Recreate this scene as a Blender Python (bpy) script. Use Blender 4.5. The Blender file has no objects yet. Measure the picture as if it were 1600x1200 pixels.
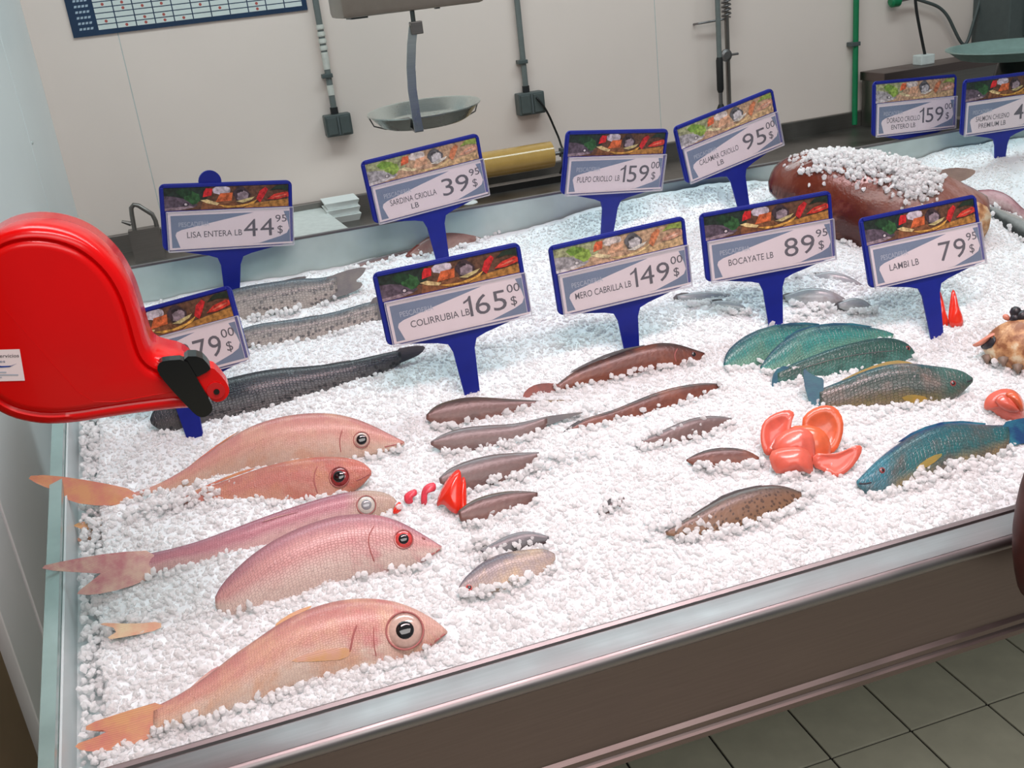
import bpy, bmesh, math, random
import numpy as np
from mathutils import Vector, Matrix, Euler

# ------------------------------------------------------------------ camera, world, lights, exposure
scene = bpy.context.scene
col = scene.collection
R = math.radians
FOC = 1600.0                                     # focal length for a 1600 x 1200 frame
_ax = np.array([6174., -1370., FOC]); _ax /= np.linalg.norm(_ax)
_dn = np.cross([0., -640., FOC], [6174., -1370., FOC]); _dn /= np.linalg.norm(_dn)
if _dn[1] < 0: _dn = -_dn
_fw = np.cross(_ax, _dn)
EYE = np.array([0., 0., 1.6])
cam_d = bpy.data.cameras.new('camera'); cam = bpy.data.objects.new('camera', cam_d); col.objects.link(cam)
cam_d.sensor_width = 36.; cam_d.lens = 36. * FOC / 1600.; cam_d.clip_start = .02
rt = (_ax[0], _fw[0], -_dn[0]); dn = (_ax[1], _fw[1], -_dn[1]); fw = (_ax[2], _fw[2], -_dn[2])
M = Matrix.Identity(4)
for i in range(3):
    M[i][0] = rt[i]; M[i][1] = -dn[i]; M[i][2] = -fw[i]; M[i][3] = EYE[i]
cam.matrix_world = M
scene.camera = cam

world = bpy.data.worlds.new('world'); scene.world = world; world.use_nodes = True
bg = world.node_tree.nodes['Background']; bg.inputs[0].default_value = (.80, .86, .86, 1); bg.inputs[1].default_value = .27

def area(name, loc, aim, sx, sy, power, color, spread=180):
    l = bpy.data.lights.new(name, 'AREA'); l.shape = 'RECTANGLE'; l.size = sx; l.size_y = sy
    l.energy = power; l.color = color; l.spread = R(spread)
    o = bpy.data.objects.new(name, l); col.objects.link(o); o.location = loc
    o.rotation_euler = (Vector(aim) - Vector(loc)).to_track_quat('-Z', 'Y').to_euler()
    return o
area('counter_lamp', (.62, .62, 2.55), (.55, 1.0, .95), 1.5, .22, 9.5, (1., .72, .74), 95)
area('tube_lamp', (.8, 2.05, 3.0), (.8, 2.05, 0), 3.2, .5, 46, (.80, .97, 1.))
area('ceiling_lamp', (.4, -1.6, 3.3), (.4, -1.6, 0), 3.0, 1.6, 66, (1., .95, .93))
vs = scene.view_settings
vs.view_transform = 'Standard'; vs.look = 'None'; vs.exposure = -0.12; vs.gamma = 1.0; vs.use_curve_mapping = False

# ------------------------------------------------------------------ helpers
rng = np.random.default_rng(7); random.seed(7)
def ray(px, py):
    r = np.array([px - 800., py - 600., FOC]); return np.array([r @ _ax, r @ _fw, -(r @ _dn)])
def at_y(px, py, y): r = ray(px, py); return EYE + r * (y / r[1])
def at_z(px, py, z): r = ray(px, py); return EYE + r * ((z - EYE[2]) / r[2])
def on(px, py, p0, n): r = ray(px, py); return EYE + r * (((p0 - EYE) @ n) / (r @ n))
def nrm(v): v = np.asarray(v, float); return v / np.linalg.norm(v)

SL = R(15.)
NI = np.array([0., -math.sin(SL), math.cos(SL)])          # ice normal
ES = np.array([0., math.cos(SL), math.sin(SL)])           # up the slope
P0 = np.array([0., .8807, .93]) - NI * .01
VMAX = .925
def ice(px, py, h=0.): return on(px, py, P0 + NI * h, NI)

OFF = {}
def tag(o, label=None, cat=None, group=None, kind=None):
    if label: o['label'] = label
    if cat: o['category'] = cat
    if group: o['group'] = group
    if kind: o['kind'] = kind
    return o
def root(name, loc, label=None, cat=None, group=None, kind=None):
    o = bpy.data.objects.new(name, None); col.objects.link(o); o.location = loc; o.empty_display_size = .02
    OFF[o] = np.array(loc, float)
    return tag(o, label, cat, group, kind)
def mk(name, verts, faces, mat, parent=None, origin=None, smooth=False, local=False):
    """one mesh object from world-space verts (or parent-local ones when local)"""
    v = np.asarray(verts, float).reshape(-1, 3)
    if parent is not None: off = np.zeros(3) if local else OFF[parent]
    else: off = np.zeros(3) if origin is None else np.asarray(origin, float)
    me = bpy.data.meshes.new(name); me.from_pydata([tuple(x) for x in (v - off)], [], [tuple(int(i) for i in f) for f in faces])
    me.validate(); me.update()
    mats = mat if isinstance(mat, (list, tuple)) else [mat]
    for m in mats: me.materials.append(m)
    if smooth:
        for p in me.polygons: p.use_smooth = True
    o = bpy.data.objects.new(name, me); col.objects.link(o)
    if parent is not None: o.parent = parent; OFF[o] = OFF[parent] if not local else np.zeros(3)
    else: o.location = off; OFF[o] = off
    return o
def link_me(name, me, parent):
    o = bpy.data.objects.new(name, me); col.objects.link(o); o.parent = parent; OFF[o] = OFF.get(parent, np.zeros(3)); return o
class MB:
    def __init__(s): s.v = []; s.f = []
    def add(s, v, f):
        b = len(s.v); s.v += [tuple(x) for x in v]; s.f += [tuple(int(i) + b for i in q) for q in f]; return s
    def box(s, lo, hi, bev=0.):
        (x0, y0, z0), (x1, y1, z1) = lo, hi
        if bev <= 0:
            v = [(x, y, z) for z in (z0, z1) for y in (y0, y1) for x in (x0, x1)]
            return s.add(v, [(0, 2, 3, 1), (4, 5, 7, 6), (0, 1, 5, 4), (2, 6, 7, 3), (0, 4, 6, 2), (1, 3, 7, 5)])
        bm = bmesh.new(); bmesh.ops.create_cube(bm, size=1.)
        for q in bm.verts: q.co = Vector(((x0 + x1) / 2 + q.co.x * (x1 - x0), (y0 + y1) / 2 + q.co.y * (y1 - y0), (z0 + z1) / 2 + q.co.z * (z1 - z0)))
        bmesh.ops.bevel(bm, geom=bm.edges[:], offset=bev, segments=2, affect='EDGES', profile=.6)
        bm.verts.index_update(); v = [tuple(q.co) for q in bm.verts]; f = [[q.index for q in p.verts] for p in bm.faces]; bm.free()
        return s.add(v, f)
    def tube(s, pts, rad, seg=10, cap=True):
        pts = [np.asarray(p, float) for p in pts]; n = len(pts)
        rads = rad if hasattr(rad, '__len__') else [rad] * n
        vs_, fs = [], []; up = None
        for i in range(n):
            d = nrm(pts[min(i + 1, n - 1)] - pts[max(i - 1, 0)])
            if up is None: up = np.array([0, 0, 1.]) if abs(d[2]) < .9 else np.array([0, 1., 0])
            a = nrm(np.cross(d, up)); b = np.cross(a, d); up = b
            for k in range(seg):
                t = 2 * math.pi * k / seg; vs_.append(pts[i] + rads[i] * (math.cos(t) * a + math.sin(t) * b))
        for i in range(n - 1):
            for k in range(seg):
                k2 = (k + 1) % seg; fs.append((i * seg + k, i * seg + k2, (i + 1) * seg + k2, (i + 1) * seg + k))
        if cap: fs.append(tuple(range(seg))[::-1]); fs.append(tuple((n - 1) * seg + k for k in range(seg)))
        return s.add(vs_, fs)
    def lathe(s, prof, c, seg=40, axis='z', cap=True):
        vs_, fs = [], []; n = len(prof)
        for r_, h in prof:
            for k in range(seg):
                t = 2 * math.pi * k / seg; p = (r_ * math.cos(t), r_ * math.sin(t), h)
                if axis == 'x': p = (p[2], p[0], p[1])
                if axis == 'y': p = (p[0], p[2], p[1])
                vs_.append(np.array(p) + np.asarray(c))
        for i in range(n - 1):
            for k in range(seg):
                k2 = (k + 1) % seg; fs.append((i * seg + k, i * seg + k2, (i + 1) * seg + k2, (i + 1) * seg + k))
        if cap: fs.append(tuple(range(seg))[::-1]); fs.append(tuple((n - 1) * seg + k for k in range(seg)))
        return s.add(vs_, fs)
    def prism(s, poly, d0, d1):
        """poly: list of 3D points, extruded from +d0 to +d1 (vectors)"""
        p = np.asarray(poly, float); n = len(p); v = np.vstack([p + d0, p + d1])
        return s.add(v, [tuple(range(n)), tuple(range(2 * n - 1, n - 1, -1))] + [(i, i + n, (i + 1) % n + n, (i + 1) % n) for i in range(n)])
    def make(s, name, mat, parent=None, origin=None, smooth=False, local=False):
        o = mk(name, s.v, s.f, mat, parent, origin, smooth, local)
        if smooth == 'auto':
            o.data.set_sharp_from_angle(angle=R(35))
        return o
def smooth_poly(p, it=2, closed=False):
    p = np.asarray(p, float)
    for _ in range(it):                                      # Chaikin corner cutting
        q = []
        n = len(p)
        for i in range(n if closed else n - 1):
            a, b = p[i], p[(i + 1) % n]; q += [a * .75 + b * .25, a * .25 + b * .75]
        if not closed: q = [p[0]] + q + [p[-1]]
        p = np.array(q)
    return p
def resample(p, n, smooth=2):
    p = np.asarray(p, float); d = np.r_[0, np.cumsum(np.linalg.norm(np.diff(p, axis=0), axis=1))]
    t = np.linspace(0, d[-1], n); q = np.stack([np.interp(t, d, p[:, k]) for k in range(p.shape[1])], 1)
    for _ in range(smooth): q[1:-1] = (q[:-2] + 2 * q[1:-1] + q[2:]) / 4
    return q

# ------------------------------------------------------------------ materials
def srgb(h):
    if isinstance(h, str): c = [int(h[i:i + 2], 16) / 255 for i in (0, 2, 4)]
    else: c = [x / 255 for x in h]
    return tuple(((x + .055) / 1.055) ** 2.4 if x > .04045 else x / 12.92 for x in c) + (1.,)
class NT:
    def __init__(s, name):
        s.m = bpy.data.materials.new(name); s.m.use_nodes = True; s.t = s.m.node_tree
        s.b = s.t.nodes['Principled BSDF']; s.out = s.t.nodes['Material Output']
    def n(s, typ, **kw):
        nd = s.t.nodes.new(typ)
        for k, v in kw.items():
            if k.startswith('i_'): nd.inputs[int(k[2:]) if k[2:].isdigit() else k[2:]].default_value = v
            else: setattr(nd, k, v)
        return nd
    def l(s, a, b): s.t.links.new(a, b)
    def noise(s, scale, vec=None, detail=3., rough=.55):
        nd = s.n('ShaderNodeTexNoise'); nd.inputs['Scale'].default_value = scale; nd.inputs['Detail'].default_value = detail; nd.inputs['Roughness'].default_value = rough
        if vec is not None: s.l(vec, nd.inputs['Vector'])
        return nd.outputs[0]
    def ramp(s, fac, stops):
        nd = s.n('ShaderNodeValToRGB'); e = nd.color_ramp.elements
        while len(e) < len(stops): e.new(.5)
        for q, (p, c) in zip(e, stops): q.position = p; q.color = c
        s.l(fac, nd.inputs[0]); return nd.outputs[0]
    def mix(s, fac, a, b, mode='MIX'):
        nd = s.n('ShaderNodeMix', data_type='RGBA', blend_type=mode)
        for inp, v in ((nd.inputs[0], fac), (nd.inputs[6], a), (nd.inputs[7], b)):
            if hasattr(v, 'is_output') or isinstance(v, bpy.types.NodeSocket): s.l(v, inp)
            else: inp.default_value = v
        return nd.outputs[2]
    def math(s, op, a, b=0., c=None):
        nd = s.n('ShaderNodeMath', operation=op)
        for inp, v in zip(nd.inputs, (a, b, c)):
            if v is None: continue
            if isinstance(v, bpy.types.NodeSocket): s.l(v, inp)
            else: inp.default_value = v
        return nd.outputs[0]
    def mapr(s, v, a, b, c, d):
        nd = s.n('ShaderNodeMapRange'); s.l(v, nd.inputs[0])
        for i, x in enumerate((a, b, c, d)): nd.inputs[i + 1].default_value = x
        return nd.outputs[0]
    def bump(s, h, strength=.2, dist=.002):
        nd = s.n('ShaderNodeBump'); nd.inputs['Strength'].default_value = strength; nd.inputs['Distance'].default_value = dist
        s.l(h, nd.inputs['Height']); s.l(nd.outputs[0], s.b.inputs['Normal'])
    def set(s, **kw):
        for k, v in kw.items():
            i = s.b.inputs[k.replace('_', ' ')]
            if isinstance(v, bpy.types.NodeSocket): s.l(v, i)
            else: i.default_value = v
        return s
    def obj(s): return s.n('ShaderNodeTexCoord').outputs['Object']
def simple(name, c, rough=.5, metal=0., var=.08, scale=40., bump=0., **kw):
    t = NT(name); c = srgb(c) if not (isinstance(c, tuple) and len(c) == 4) else c
    nz = t.noise(scale, t.obj())
    lo = tuple(x * (1 - var) for x in c[:3]) + (1,); hi = tuple(min(1, x * (1 + var)) for x in c[:3]) + (1,)
    t.set(Base_Color=t.ramp(nz, [(.3, lo), (.7, hi)]), Roughness=rough, Metallic=metal)
    for k, v in kw.items(): t.set(**{k: v})
    if bump: t.bump(nz, bump)
    return t.m
def metal(name, c, rough=.32, streak=True):
    t = NT(name); c = srgb(c)
    mp = t.n('ShaderNodeMapping'); mp.inputs['Scale'].default_value = (2., 60., 60.); t.l(t.obj(), mp.inputs[0])
    nz = t.noise(6., mp.outputs[0]); n2 = t.noise(9., t.obj())
    t.set(Base_Color=t.mix(.4, t.ramp(nz, [(.3, tuple(x * .85 for x in c[:3]) + (1,)), (.7, c)]), t.ramp(n2, [(.3, tuple(x * .8 for x in c[:3]) + (1,)), (.7, c)])),
          Roughness=t.mapr(n2, .3, .7, rough * .8, rough * 1.25), Metallic=1.)
    return t.m
MT = {}
MT['steel'] = metal('brushed_steel', '8e8a8a', .42)
MT['steel_dark'] = metal('dull_steel', '8f8a86', .38)
MT['steel_panel'] = metal('dark_brushed_steel', '7d6f6c', .38)
MT['chrome'] = metal('polished_steel', 'd4dcd9', .28)
MT['blue'] = simple('blue_plastic', '13238c', .42, var=.1)
MT['red'] = simple('red_gloss_plastic', 'da0003', .22, var=.04, scale=12, Coat_Weight=.12, Specular_IOR_Level=.35)
MT['red_dark'] = simple('red_recess_plastic', 'c4161a', .4)
MT['black'] = simple('black_gloss_plastic', '0c0c0d', .14)
MT['rubber'] = simple('black_rubber', '1d1c1d', .55)
MT['grey_pl'] = simple('grey_plastic', '5b6163', .5)
MT['grey_dk'] = simple('dark_grey_plastic', '505756', .5)
MT['conduit'] = simple('grey_conduit', '6f7472', .45)
MT['white_pl'] = simple('white_plastic', 'dfe3e0', .5)
MT['green'] = simple('green_paint', '0e7a4c', .4)
MT['card'] = simple('card_paper', 'efe6e8', .55, var=.02)
MT['card_band'] = simple('card_blue_grey_print', '5b7796', .55, var=.08, scale=15)
MT['ink'] = simple('black_ink', '2a2730', .6)
MT['ink_pale'] = simple('pale_ink', 'a9b9c9', .6)
MT['navy'] = simple('navy_print', '12304f', .5, var=.15, scale=10)
MT['cell'] = simple('poster_white_print', 'd9dfdc', .5, var=.02)
MT['dot'] = simple('red_dot_print', 'b5554e', .5)
MT['wall'] = simple('cream_wall_panel', 'efdcd3', .42, var=.02, scale=3.)
MT['wall_l'] = simple('white_wall_panel', 'eef3f4', .4, var=.02, scale=3.)
MT['shadow_gap'] = simple('dark_gap', '22282a', .7)
MT['brown_panel'] = simple('brown_wall_board', '7d6a52', .5, var=.12, scale=8.)
MT['seam'] = simple('panel_seam', 'c3c6c4', .6)
MT['tile'] = simple('beige_floor_tile', 'cfccb8', .35, var=.07, scale=14.)
MT['grout'] = simple('dark_grout', '2c2a27', .8)
MT['tray'] = simple('white_tray_lining', 'c9d4d4', .35, var=.04, scale=9.)
MT['film'] = simple('amber_film', 'c39a55', .12, var=.06, scale=30., Coat_Weight=.5)
MT['bag'] = simple('brown_leather', '4a221d', .55, var=.2, scale=60., bump=.2)
MT['foam'] = simple('white_foam', 'eef0ee', .7, var=.02)
MT['tape'] = simple('white_tape', 'd4d0c8', .6, var=.1)
MT['iris_pale'] = simple('pale_iris', 'c8ada0', .12, var=.1, scale=300, Coat_Weight=1.)
MT['iris_red'] = simple('red_iris', 'cf4a48', .12, var=.2, scale=300, Coat_Weight=1.)
MT['iris_dark'] = simple('dark_red_iris', '8c2f30', .12, var=.3, scale=300, Coat_Weight=1.)
MT['iris_cloud'] = simple('cloudy_iris', 'c9c7bd', .15, var=.1, scale=300, Coat_Weight=1.)
MT['pupil'] = simple('pupil_black', '121014', .08, Coat_Weight=1.)
MT['pupil_grey'] = simple('pupil_grey', '8f9498', .1, Coat_Weight=1.)
MT['gill'] = simple('gill_line', 'a4605c', .5)
MT['conch'] = simple('conch_shell', 'b98a62', .45, var=.45, scale=22., bump=.4)
_t = NT('conch_mottled_shell'); _z = _t.noise(34., _t.obj(), 5., .6); _t.set(Base_Color=_t.ramp(_z, [(.40, srgb('8f5c3c')), (.5, srgb('c99a6c')), (.60, srgb('dfcfae'))]), Roughness=.42); _t.bump(_z, .5, .004); MT['conch'] = _t.m
MT['conch_spike'] = simple('conch_spike', '7d6a5c', .5, var=.2)
MT['conch_lip'] = simple('conch_lip', 'd68a73', .3, var=.15)
MT['dark_shell'] = simple('dark_shell', '2e2b30', .3, var=.3)

def glass(name, tint, rough=.05, mixf=.72):
    """thin clear sheet: part glossy/dim, part see-through"""
    t = NT(name); tr = t.n('ShaderNodeBsdfTransparent'); tr.inputs[0].default_value = (1, 1, 1, 1)
    mx = t.n('ShaderNodeMixShader'); mx.inputs[0].default_value = mixf
    t.set(Base_Color=srgb(tint), Roughness=rough)
    t.l(t.b.outputs[0], mx.inputs[1]); t.l(tr.outputs[0], mx.inputs[2]); t.l(mx.outputs[0], t.out.inputs[0])
    return t.m
MT['sleeve'] = glass('clear_sleeve', 'd5d8e4', .08, .9)
MT['glass'] = glass('greenish_glass', '9db8b4', .12, .25)
MT['glass_edge'] = simple('glass_edge_green', '84a09c', .3, var=.1, scale=20., Coat_Weight=.6)
MT['glass_back'] = simple('frosted_back_glass', 'b9cfcc', .14, var=.08, scale=14., Coat_Weight=.6)

def ice_mat(name, trans, c, glow):
    t = NT(name); nz = t.noise(30., t.obj()); cc = srgb(c)
    t.set(Base_Color=t.ramp(nz, [(.3, tuple(x * .94 for x in cc[:3]) + (1,)), (.7, cc)]), Roughness=.2, IOR=1.31,
          Transmission_Weight=trans, Specular_IOR_Level=.5)
    tl = t.n('ShaderNodeBsdfTranslucent'); tl.inputs[0].default_value = cc
    mx = t.n('ShaderNodeMixShader'); mx.inputs[0].default_value = glow
    t.l(t.b.outputs[0], mx.inputs[1]); t.l(tl.outputs[0], mx.inputs[2]); t.l(mx.outputs[0], t.out.inputs[0])
    return t.m
MT['ice_bed'] = ice_mat('ice_bed', 0., 'dde4e6', 0.)
MT['ice'] = ice_mat('ice_chunk', .12, 'fdfefe', .5)

def fish_mat(name, dorsal, side, belly, ridge=None, scale=0., spot=None, spot_scale=60., rough=.36, blotch=None, mid=.62, head=None, headpos=.2, tail=None, blush=None, smark=.25):
    """uvn: x along body 0..1, y belly 0 .. back 1 ; uvm: metres"""
    t = NT(name)
    un = t.n('ShaderNodeUVMap', uv_map='uvn'); um = t.n('ShaderNodeUVMap', uv_map='uvm')
    sp = t.n('ShaderNodeSeparateXYZ'); t.l(un.outputs[0], sp.inputs[0])
    nz = t.noise(28., um.outputs[0], 4.)
    yy = t.math('ADD', sp.outputs[1], t.math('MULTIPLY', t.math('SUBTRACT', nz, .5), .35))
    c = t.ramp(yy, [(max(.05, mid - .34), srgb(belly)), (mid - .06, srgb(side)), (mid + .08, srgb(side)), (.90, srgb(dorsal))])
    if ridge: c = t.mix(t.mapr(sp.outputs[1], .9, .98, 0., 1.), c, srgb(ridge))
    if head: c = t.mix(t.mapr(sp.outputs[0], headpos + .05, headpos - .03, 0., .85), c, srgb(head))
    if tail: c = t.mix(t.mapr(sp.outputs[0], .42, .62, 0., .8), c, srgb(tail))
    if blush: c = t.mix(t.math('MULTIPLY', t.mapr(t.noise(22., um.outputs[0], 4., .6), .48, .62, 0., .7), t.mapr(sp.outputs[0], .5, .25, 0., 1.)), c, srgb(blush))
    if blotch:
        bz = t.noise(17., um.outputs[0], 5., .65); c = t.mix(t.mapr(bz, .46, .62, 0., .8), c, srgb(blotch))
    if spot:
        v = t.n('ShaderNodeTexVoronoi'); v.inputs['Scale'].default_value = spot_scale; t.l(um.outputs[0], v.inputs['Vector'])
        c = t.mix(t.mapr(v.outputs['Distance'], .28, .42, .8, 0.), c, srgb(spot))
    fine = t.noise(160., um.outputs[0], 2.)
    c = t.mix(t.mapr(fine, .35, .7, 0., .22), c, tuple(x * .55 for x in srgb(side)[:3]) + (1,))
    h = fine
    if scale:
        mp = t.n('ShaderNodeMapping'); mp.inputs['Scale'].default_value = (1., 1.25, 1.); t.l(um.outputs[0], mp.inputs[0])
        v = t.n('ShaderNodeTexVoronoi', feature='DISTANCE_TO_EDGE'); v.inputs['Scale'].default_value = scale; v.inputs['Randomness'].default_value = .45
        t.l(mp.outputs[0], v.inputs['Vector'])
        e = t.mapr(v.outputs['Distance'], .0, .16, 1., 0.)
        c = t.mix(t.math('MULTIPLY', e, smark), c, tuple(x * .35 for x in srgb(dorsal)[:3]) + (1,))
        h = t.math('SUBTRACT', fine, e)
    t.set(Base_Color=c, Roughness=rough, Coat_Weight=.18, Coat_Roughness=.2)
    t.bump(h, .35, .0014)
    return t.m
FM = {
 'pink': fish_mat('pink_snapper_skin', 'bd7d78', 'd09a8c', 'd8c2b0', scale=330., blotch='d3a98f', ridge='a8746e'),
 'pink1': fish_mat('salmon_snapper_skin', 'b97a74', 'cf988a', 'dac9b8', scale=330., blotch='d6ab8c', ridge='a8746e', head='cfa898', headpos=.2, blush='c05c62'),
 'pink2': fish_mat('rosy_snapper_skin', 'ae7680', 'd09c98', 'dccabf', scale=250., ridge='93656e', blush='c87880', smark=.35),
 'pink3': fish_mat('mauve_snapper_skin', 'a06a78', 'bd808a', 'd6b4b0', scale=330., head='b9a892', headpos=.17, ridge='8f5f6c'),
 'pink4': fish_mat('orange_snapper_skin', 'b06c5e', 'c58276', 'd0a08c', scale=330., blotch='cc9270', head='c4705f', headpos=.12, blush='b84c4a'),
 'mullet': fish_mat('grey_mullet_skin', '44525c', '85837e', 'b8b2aa', scale=190., spot='4c4f52', spot_scale=120., smark=.4),
 'mullet_d': fish_mat('dark_mullet_skin', '171c23', '2c333c', '5a5a5a', scale=200., spot='181c22', spot_scale=110.),
 'brown': fish_mat('brown_grouper_skin', '423634', '6a4a44', '7d5c54', ridge='57503c', blotch='5a423e'),
 'greyb': fish_mat('grey_brown_skin', '6b6668', '6f5854', '806660', ridge='57524f', blotch='5f4c4a', mid=.5),
 'redb': fish_mat('red_brown_skin', '3a2a27', '6b3a2c', '7c4a3a', blotch='8a5440', ridge='241c1c', mid=.5),
 'spot': fish_mat('spotted_brown_skin', '4d4642', '7f604a', '86694f', spot='40302a', spot_scale=190., ridge='3a3638', mid=.5),
 'silver': fish_mat('silver_skin', '5f5c66', 'a89b9a', 'c2b0a4', scale=260., blotch='cdb594'),
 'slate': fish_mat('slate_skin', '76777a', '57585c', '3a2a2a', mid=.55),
 'parrot': fish_mat('teal_parrotfish_skin', '164c56', '3a8a82', '7cae98', scale=190., ridge='123f58', rough=.3, blotch='5f8a78', smark=.5),
 'parrot_d': fish_mat('dark_teal_skin', '1d433f', '356258', '558a80', scale=180., blotch='2a4640', ridge='16555c', rough=.3, smark=.5),
 'parrot_g': fish_mat('olive_parrotfish_skin', '2c4a48', '46544e', '8a7c50', scale=180., blotch='85736a', ridge='1a5664', mid=.5, rough=.3, smark=.5, head='3f6a62', headpos=.22),
 'parrot_b': fish_mat('blue_parrotfish_skin', '1f5560', '2f6c6e', '9c8558', scale=180., blotch='5a524c', ridge='174070', mid=.52, rough=.3, smark=.5, head='2f7a8c', headpos=.2),
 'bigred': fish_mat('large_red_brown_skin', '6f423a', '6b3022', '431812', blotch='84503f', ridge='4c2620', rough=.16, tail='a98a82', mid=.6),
 'squid': fish_mat('squid_skin', '8f9296', 'a9adb0', 'bcc2c2', blotch='8a7a78', rough=.2),
 'backred': fish_mat('dull_red_skin', '8a5f58', '906a60', 'a08a80', blotch='7d4f48'),
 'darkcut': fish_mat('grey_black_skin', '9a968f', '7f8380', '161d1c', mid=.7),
 'rosycut': fish_mat('rosy_flesh_skin', '84525a', 'a87a7e', 'b8a4a2', blotch='6d3a40'),
}
def fin_mat(name, c0, c1):
    t = NT(name); w = t.n('ShaderNodeTexWave', bands_direction='Z'); w.inputs['Scale'].default_value = 210.; w.inputs['Distortion'].default_value = 7.; w.inputs['Detail Scale'].default_value = .6
    mp = t.n('ShaderNodeMapping'); mp.inputs['Scale'].default_value = (.12, .3, 1.); t.l(t.obj(), mp.inputs[0]); t.l(mp.outputs[0], w.inputs[0])
    nz = t.noise(34., t.obj(), 4., .6)
    t.set(Base_Color=t.mix(t.math('MULTIPLY', w.outputs[1], .17), t.ramp(nz, [(.38, srgb(c0)), (.62, srgb(c1))]), tuple(x * .55 for x in srgb(c0)[:3]) + (1,)), Roughness=.42, Coat_Weight=.1)
    t.bump(w.outputs[1], .2, .0006)
    return t.m
NM = {
 'orange': fin_mat('orange_fin', 'd09a6a', 'c87a6c'), 'rose': fin_mat('rose_fin', 'd6b8a6', 'bd7a80'), 'yellow': fin_mat('yellow_fin', 'd0a25e', 'd0a08a'),
 'pale': fin_mat('pale_fin', 'e2d2ac', 'dca588'), 'grey': fin_mat('grey_fin', '6a6a66', '55575a'), 'dark': fin_mat('dark_fin', '33383c', '4b4d4e'),
 'brown': fin_mat('brown_fin', '6c5a3c', '7c6a4c'), 'redtail': fin_mat('red_brown_fin', '8a3f30', '5a2c26'), 'teal': fin_mat('teal_fin', '1f4f6a', '256a78'),
 'blue': fin_mat('blue_fin', '17406e', '2a7a8a'), 'gold': fin_mat('gold_fin', 'a88a3c', '8a8248'),
 'big': fin_mat('brown_grey_fin', '8a7a6c', '7a6a60'),
}
MT['tomato'] = simple('tomato_flesh', 'e46a58', .28, var=.18, scale=45., bump=.15, Coat_Weight=.4, Subsurface_Weight=.15)
MT['tomato_o'] = simple('tomato_orange_flesh', 'df6a42', .3, var=.2, scale=45., bump=.15, Coat_Weight=.4)
MT['pepper'] = simple('red_pepper_skin', 'e8301c', .2, var=.12, scale=60., Coat_Weight=.5)
MT['pink_bit'] = simple('red_peel', 'de4555', .3, var=.2, scale=90.)

# ------------------------------------------------------------------ the setting
YW = 3.3
fl = MB().box((-2.6, -3., -.06), (3.6, YW + .1, -.004)).make('floor', MT['grout']); tag(fl, kind='structure')
me_tile = None
for i in range(-11, 9):
    for j in range(-3, 6):
        x = 1.2 + i * .198; y = 1.478 + j * .198
        if me_tile is None:
            o = MB().box((.0025, .0025, -.008), (.1955, .1955, 0), .0015).make('tile', MT['tile'], fl, local=True); me_tile = o.data
        else:
            o = link_me('tile', me_tile, fl)
        o.location = (x, y, 0)
big = MB()
big.box((-2.6, -3., -.006), (3.6, .88, -.001)).box((-2.6, .88, -.006), (1.2 - 11 * .198, YW, -.001)).box((1.2 + 9 * .198, .88, -.006), (3.6, YW, -.001)).box((1.2 - 11 * .198, 1.478 + 6 * .198, -.006), (1.2 + 9 * .198, YW, -.001))
big.make('tile_field', MT['tile'], fl)
wb = MB().box((-1., YW - .0112, 0), (3.8, YW + .1, 3.1)).make('wall_back', MT['seam']); tag(wb, kind='structure')
xs = [-.44, -.138, 1.536, 3.2]
for a, b in zip(xs[:-1], xs[1:]):
    MB().box((a + .0012, YW - .012, .0), (b - .0012, YW + .004, 3.1), .001).make('panel', MT['wall'], wb)
XL = -.370
wl = MB().box((XL - .1, .2, 0), (XL - .03, YW, 3.1)).make('wall_left', MT['shadow_gap']); tag(wl, kind='structure')
for a, b, m in ((.2, 1.265, 'brown_panel'), (1.317, 1.472, 'wall_l'), (1.486, 2.74, 'wall_l'), (2.746, YW - .012, 'wall_l')):
    MB().box((XL - .03, a, .0), (XL, b, 3.1), .002).make('panel', MT[m], wl)
MB().box((XL - .012, 2.738, 0), (XL - .006, 2.748, 3.1)).make('seam_strip', MT['seam'], wl)
for k in range(6):
    MB().lathe([(.0045, 0), (.0045, .0015), (.002, .003)], (XL, 2.77, .55 + k * .4), 10, 'x').make('screw', MT['seam'], wl)

# ------------------------------------------------------------------ display counter
UL, UR = -.246, 2.25
yb = P0[1] + ES[1] * VMAX; zb = P0[2] + ES[2] * VMAX
cr = root('display_counter', (.9, .95, 0), 'stainless steel fish counter with a sloping tray of ice and a low glass side', 'counter')
def Q(u, v, h=0.): return np.array([u, 0, 0]) + P0 + ES * v + NI * h
tv = []
for v_, h_ in ((0., -.022), (VMAX, -.022), (VMAX, -.05), (0., -.05)): tv += [Q(UL, v_, h_), Q(UR, v_, h_)]
mk('tray', tv, [(0, 1, 3, 2), (2, 3, 5, 4), (4, 5, 7, 6), (6, 7, 1, 0), (0, 2, 4, 6), (1, 7, 5, 3)], MT['tray'], cr)
# front rim with rolled nose, profile in (y, z)
prof = [(.889, .885), (.889, .934), (.884, .9365), (.880, .9345), (.879, .9315), (.872, .9305), (.858, .9285), (.848, .9255)]
for k in range(8):
    t = R(100 + 160 * k / 7); prof.append((.851 + .0095 * math.cos(t), .9160 + .0095 * math.sin(t)))
prof += [(.853, .9), (.889, .885)]
def sweep_x(prof, x0, x1, name, mat, parent, smooth='auto'):
    n = len(prof); v = [(x0, y, z) for y, z in prof] + [(x1, y, z) for y, z in prof]
    f = [(i, i + 1, i + 1 + n, i + n) for i in range(n - 1)] + [tuple(range(n))[::-1], tuple(range(n, 2 * n))]
    b = MB(); b.add(v, f); return b.make(name, mat, parent, smooth=smooth)
sweep_x(prof, UL - .004, UR, 'front_rim', MT['steel'], cr)
MB().box((UL - .004, .8475, .800), (UR, .853, .912)).make('front_panel', MT['steel_panel'], cr)
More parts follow.
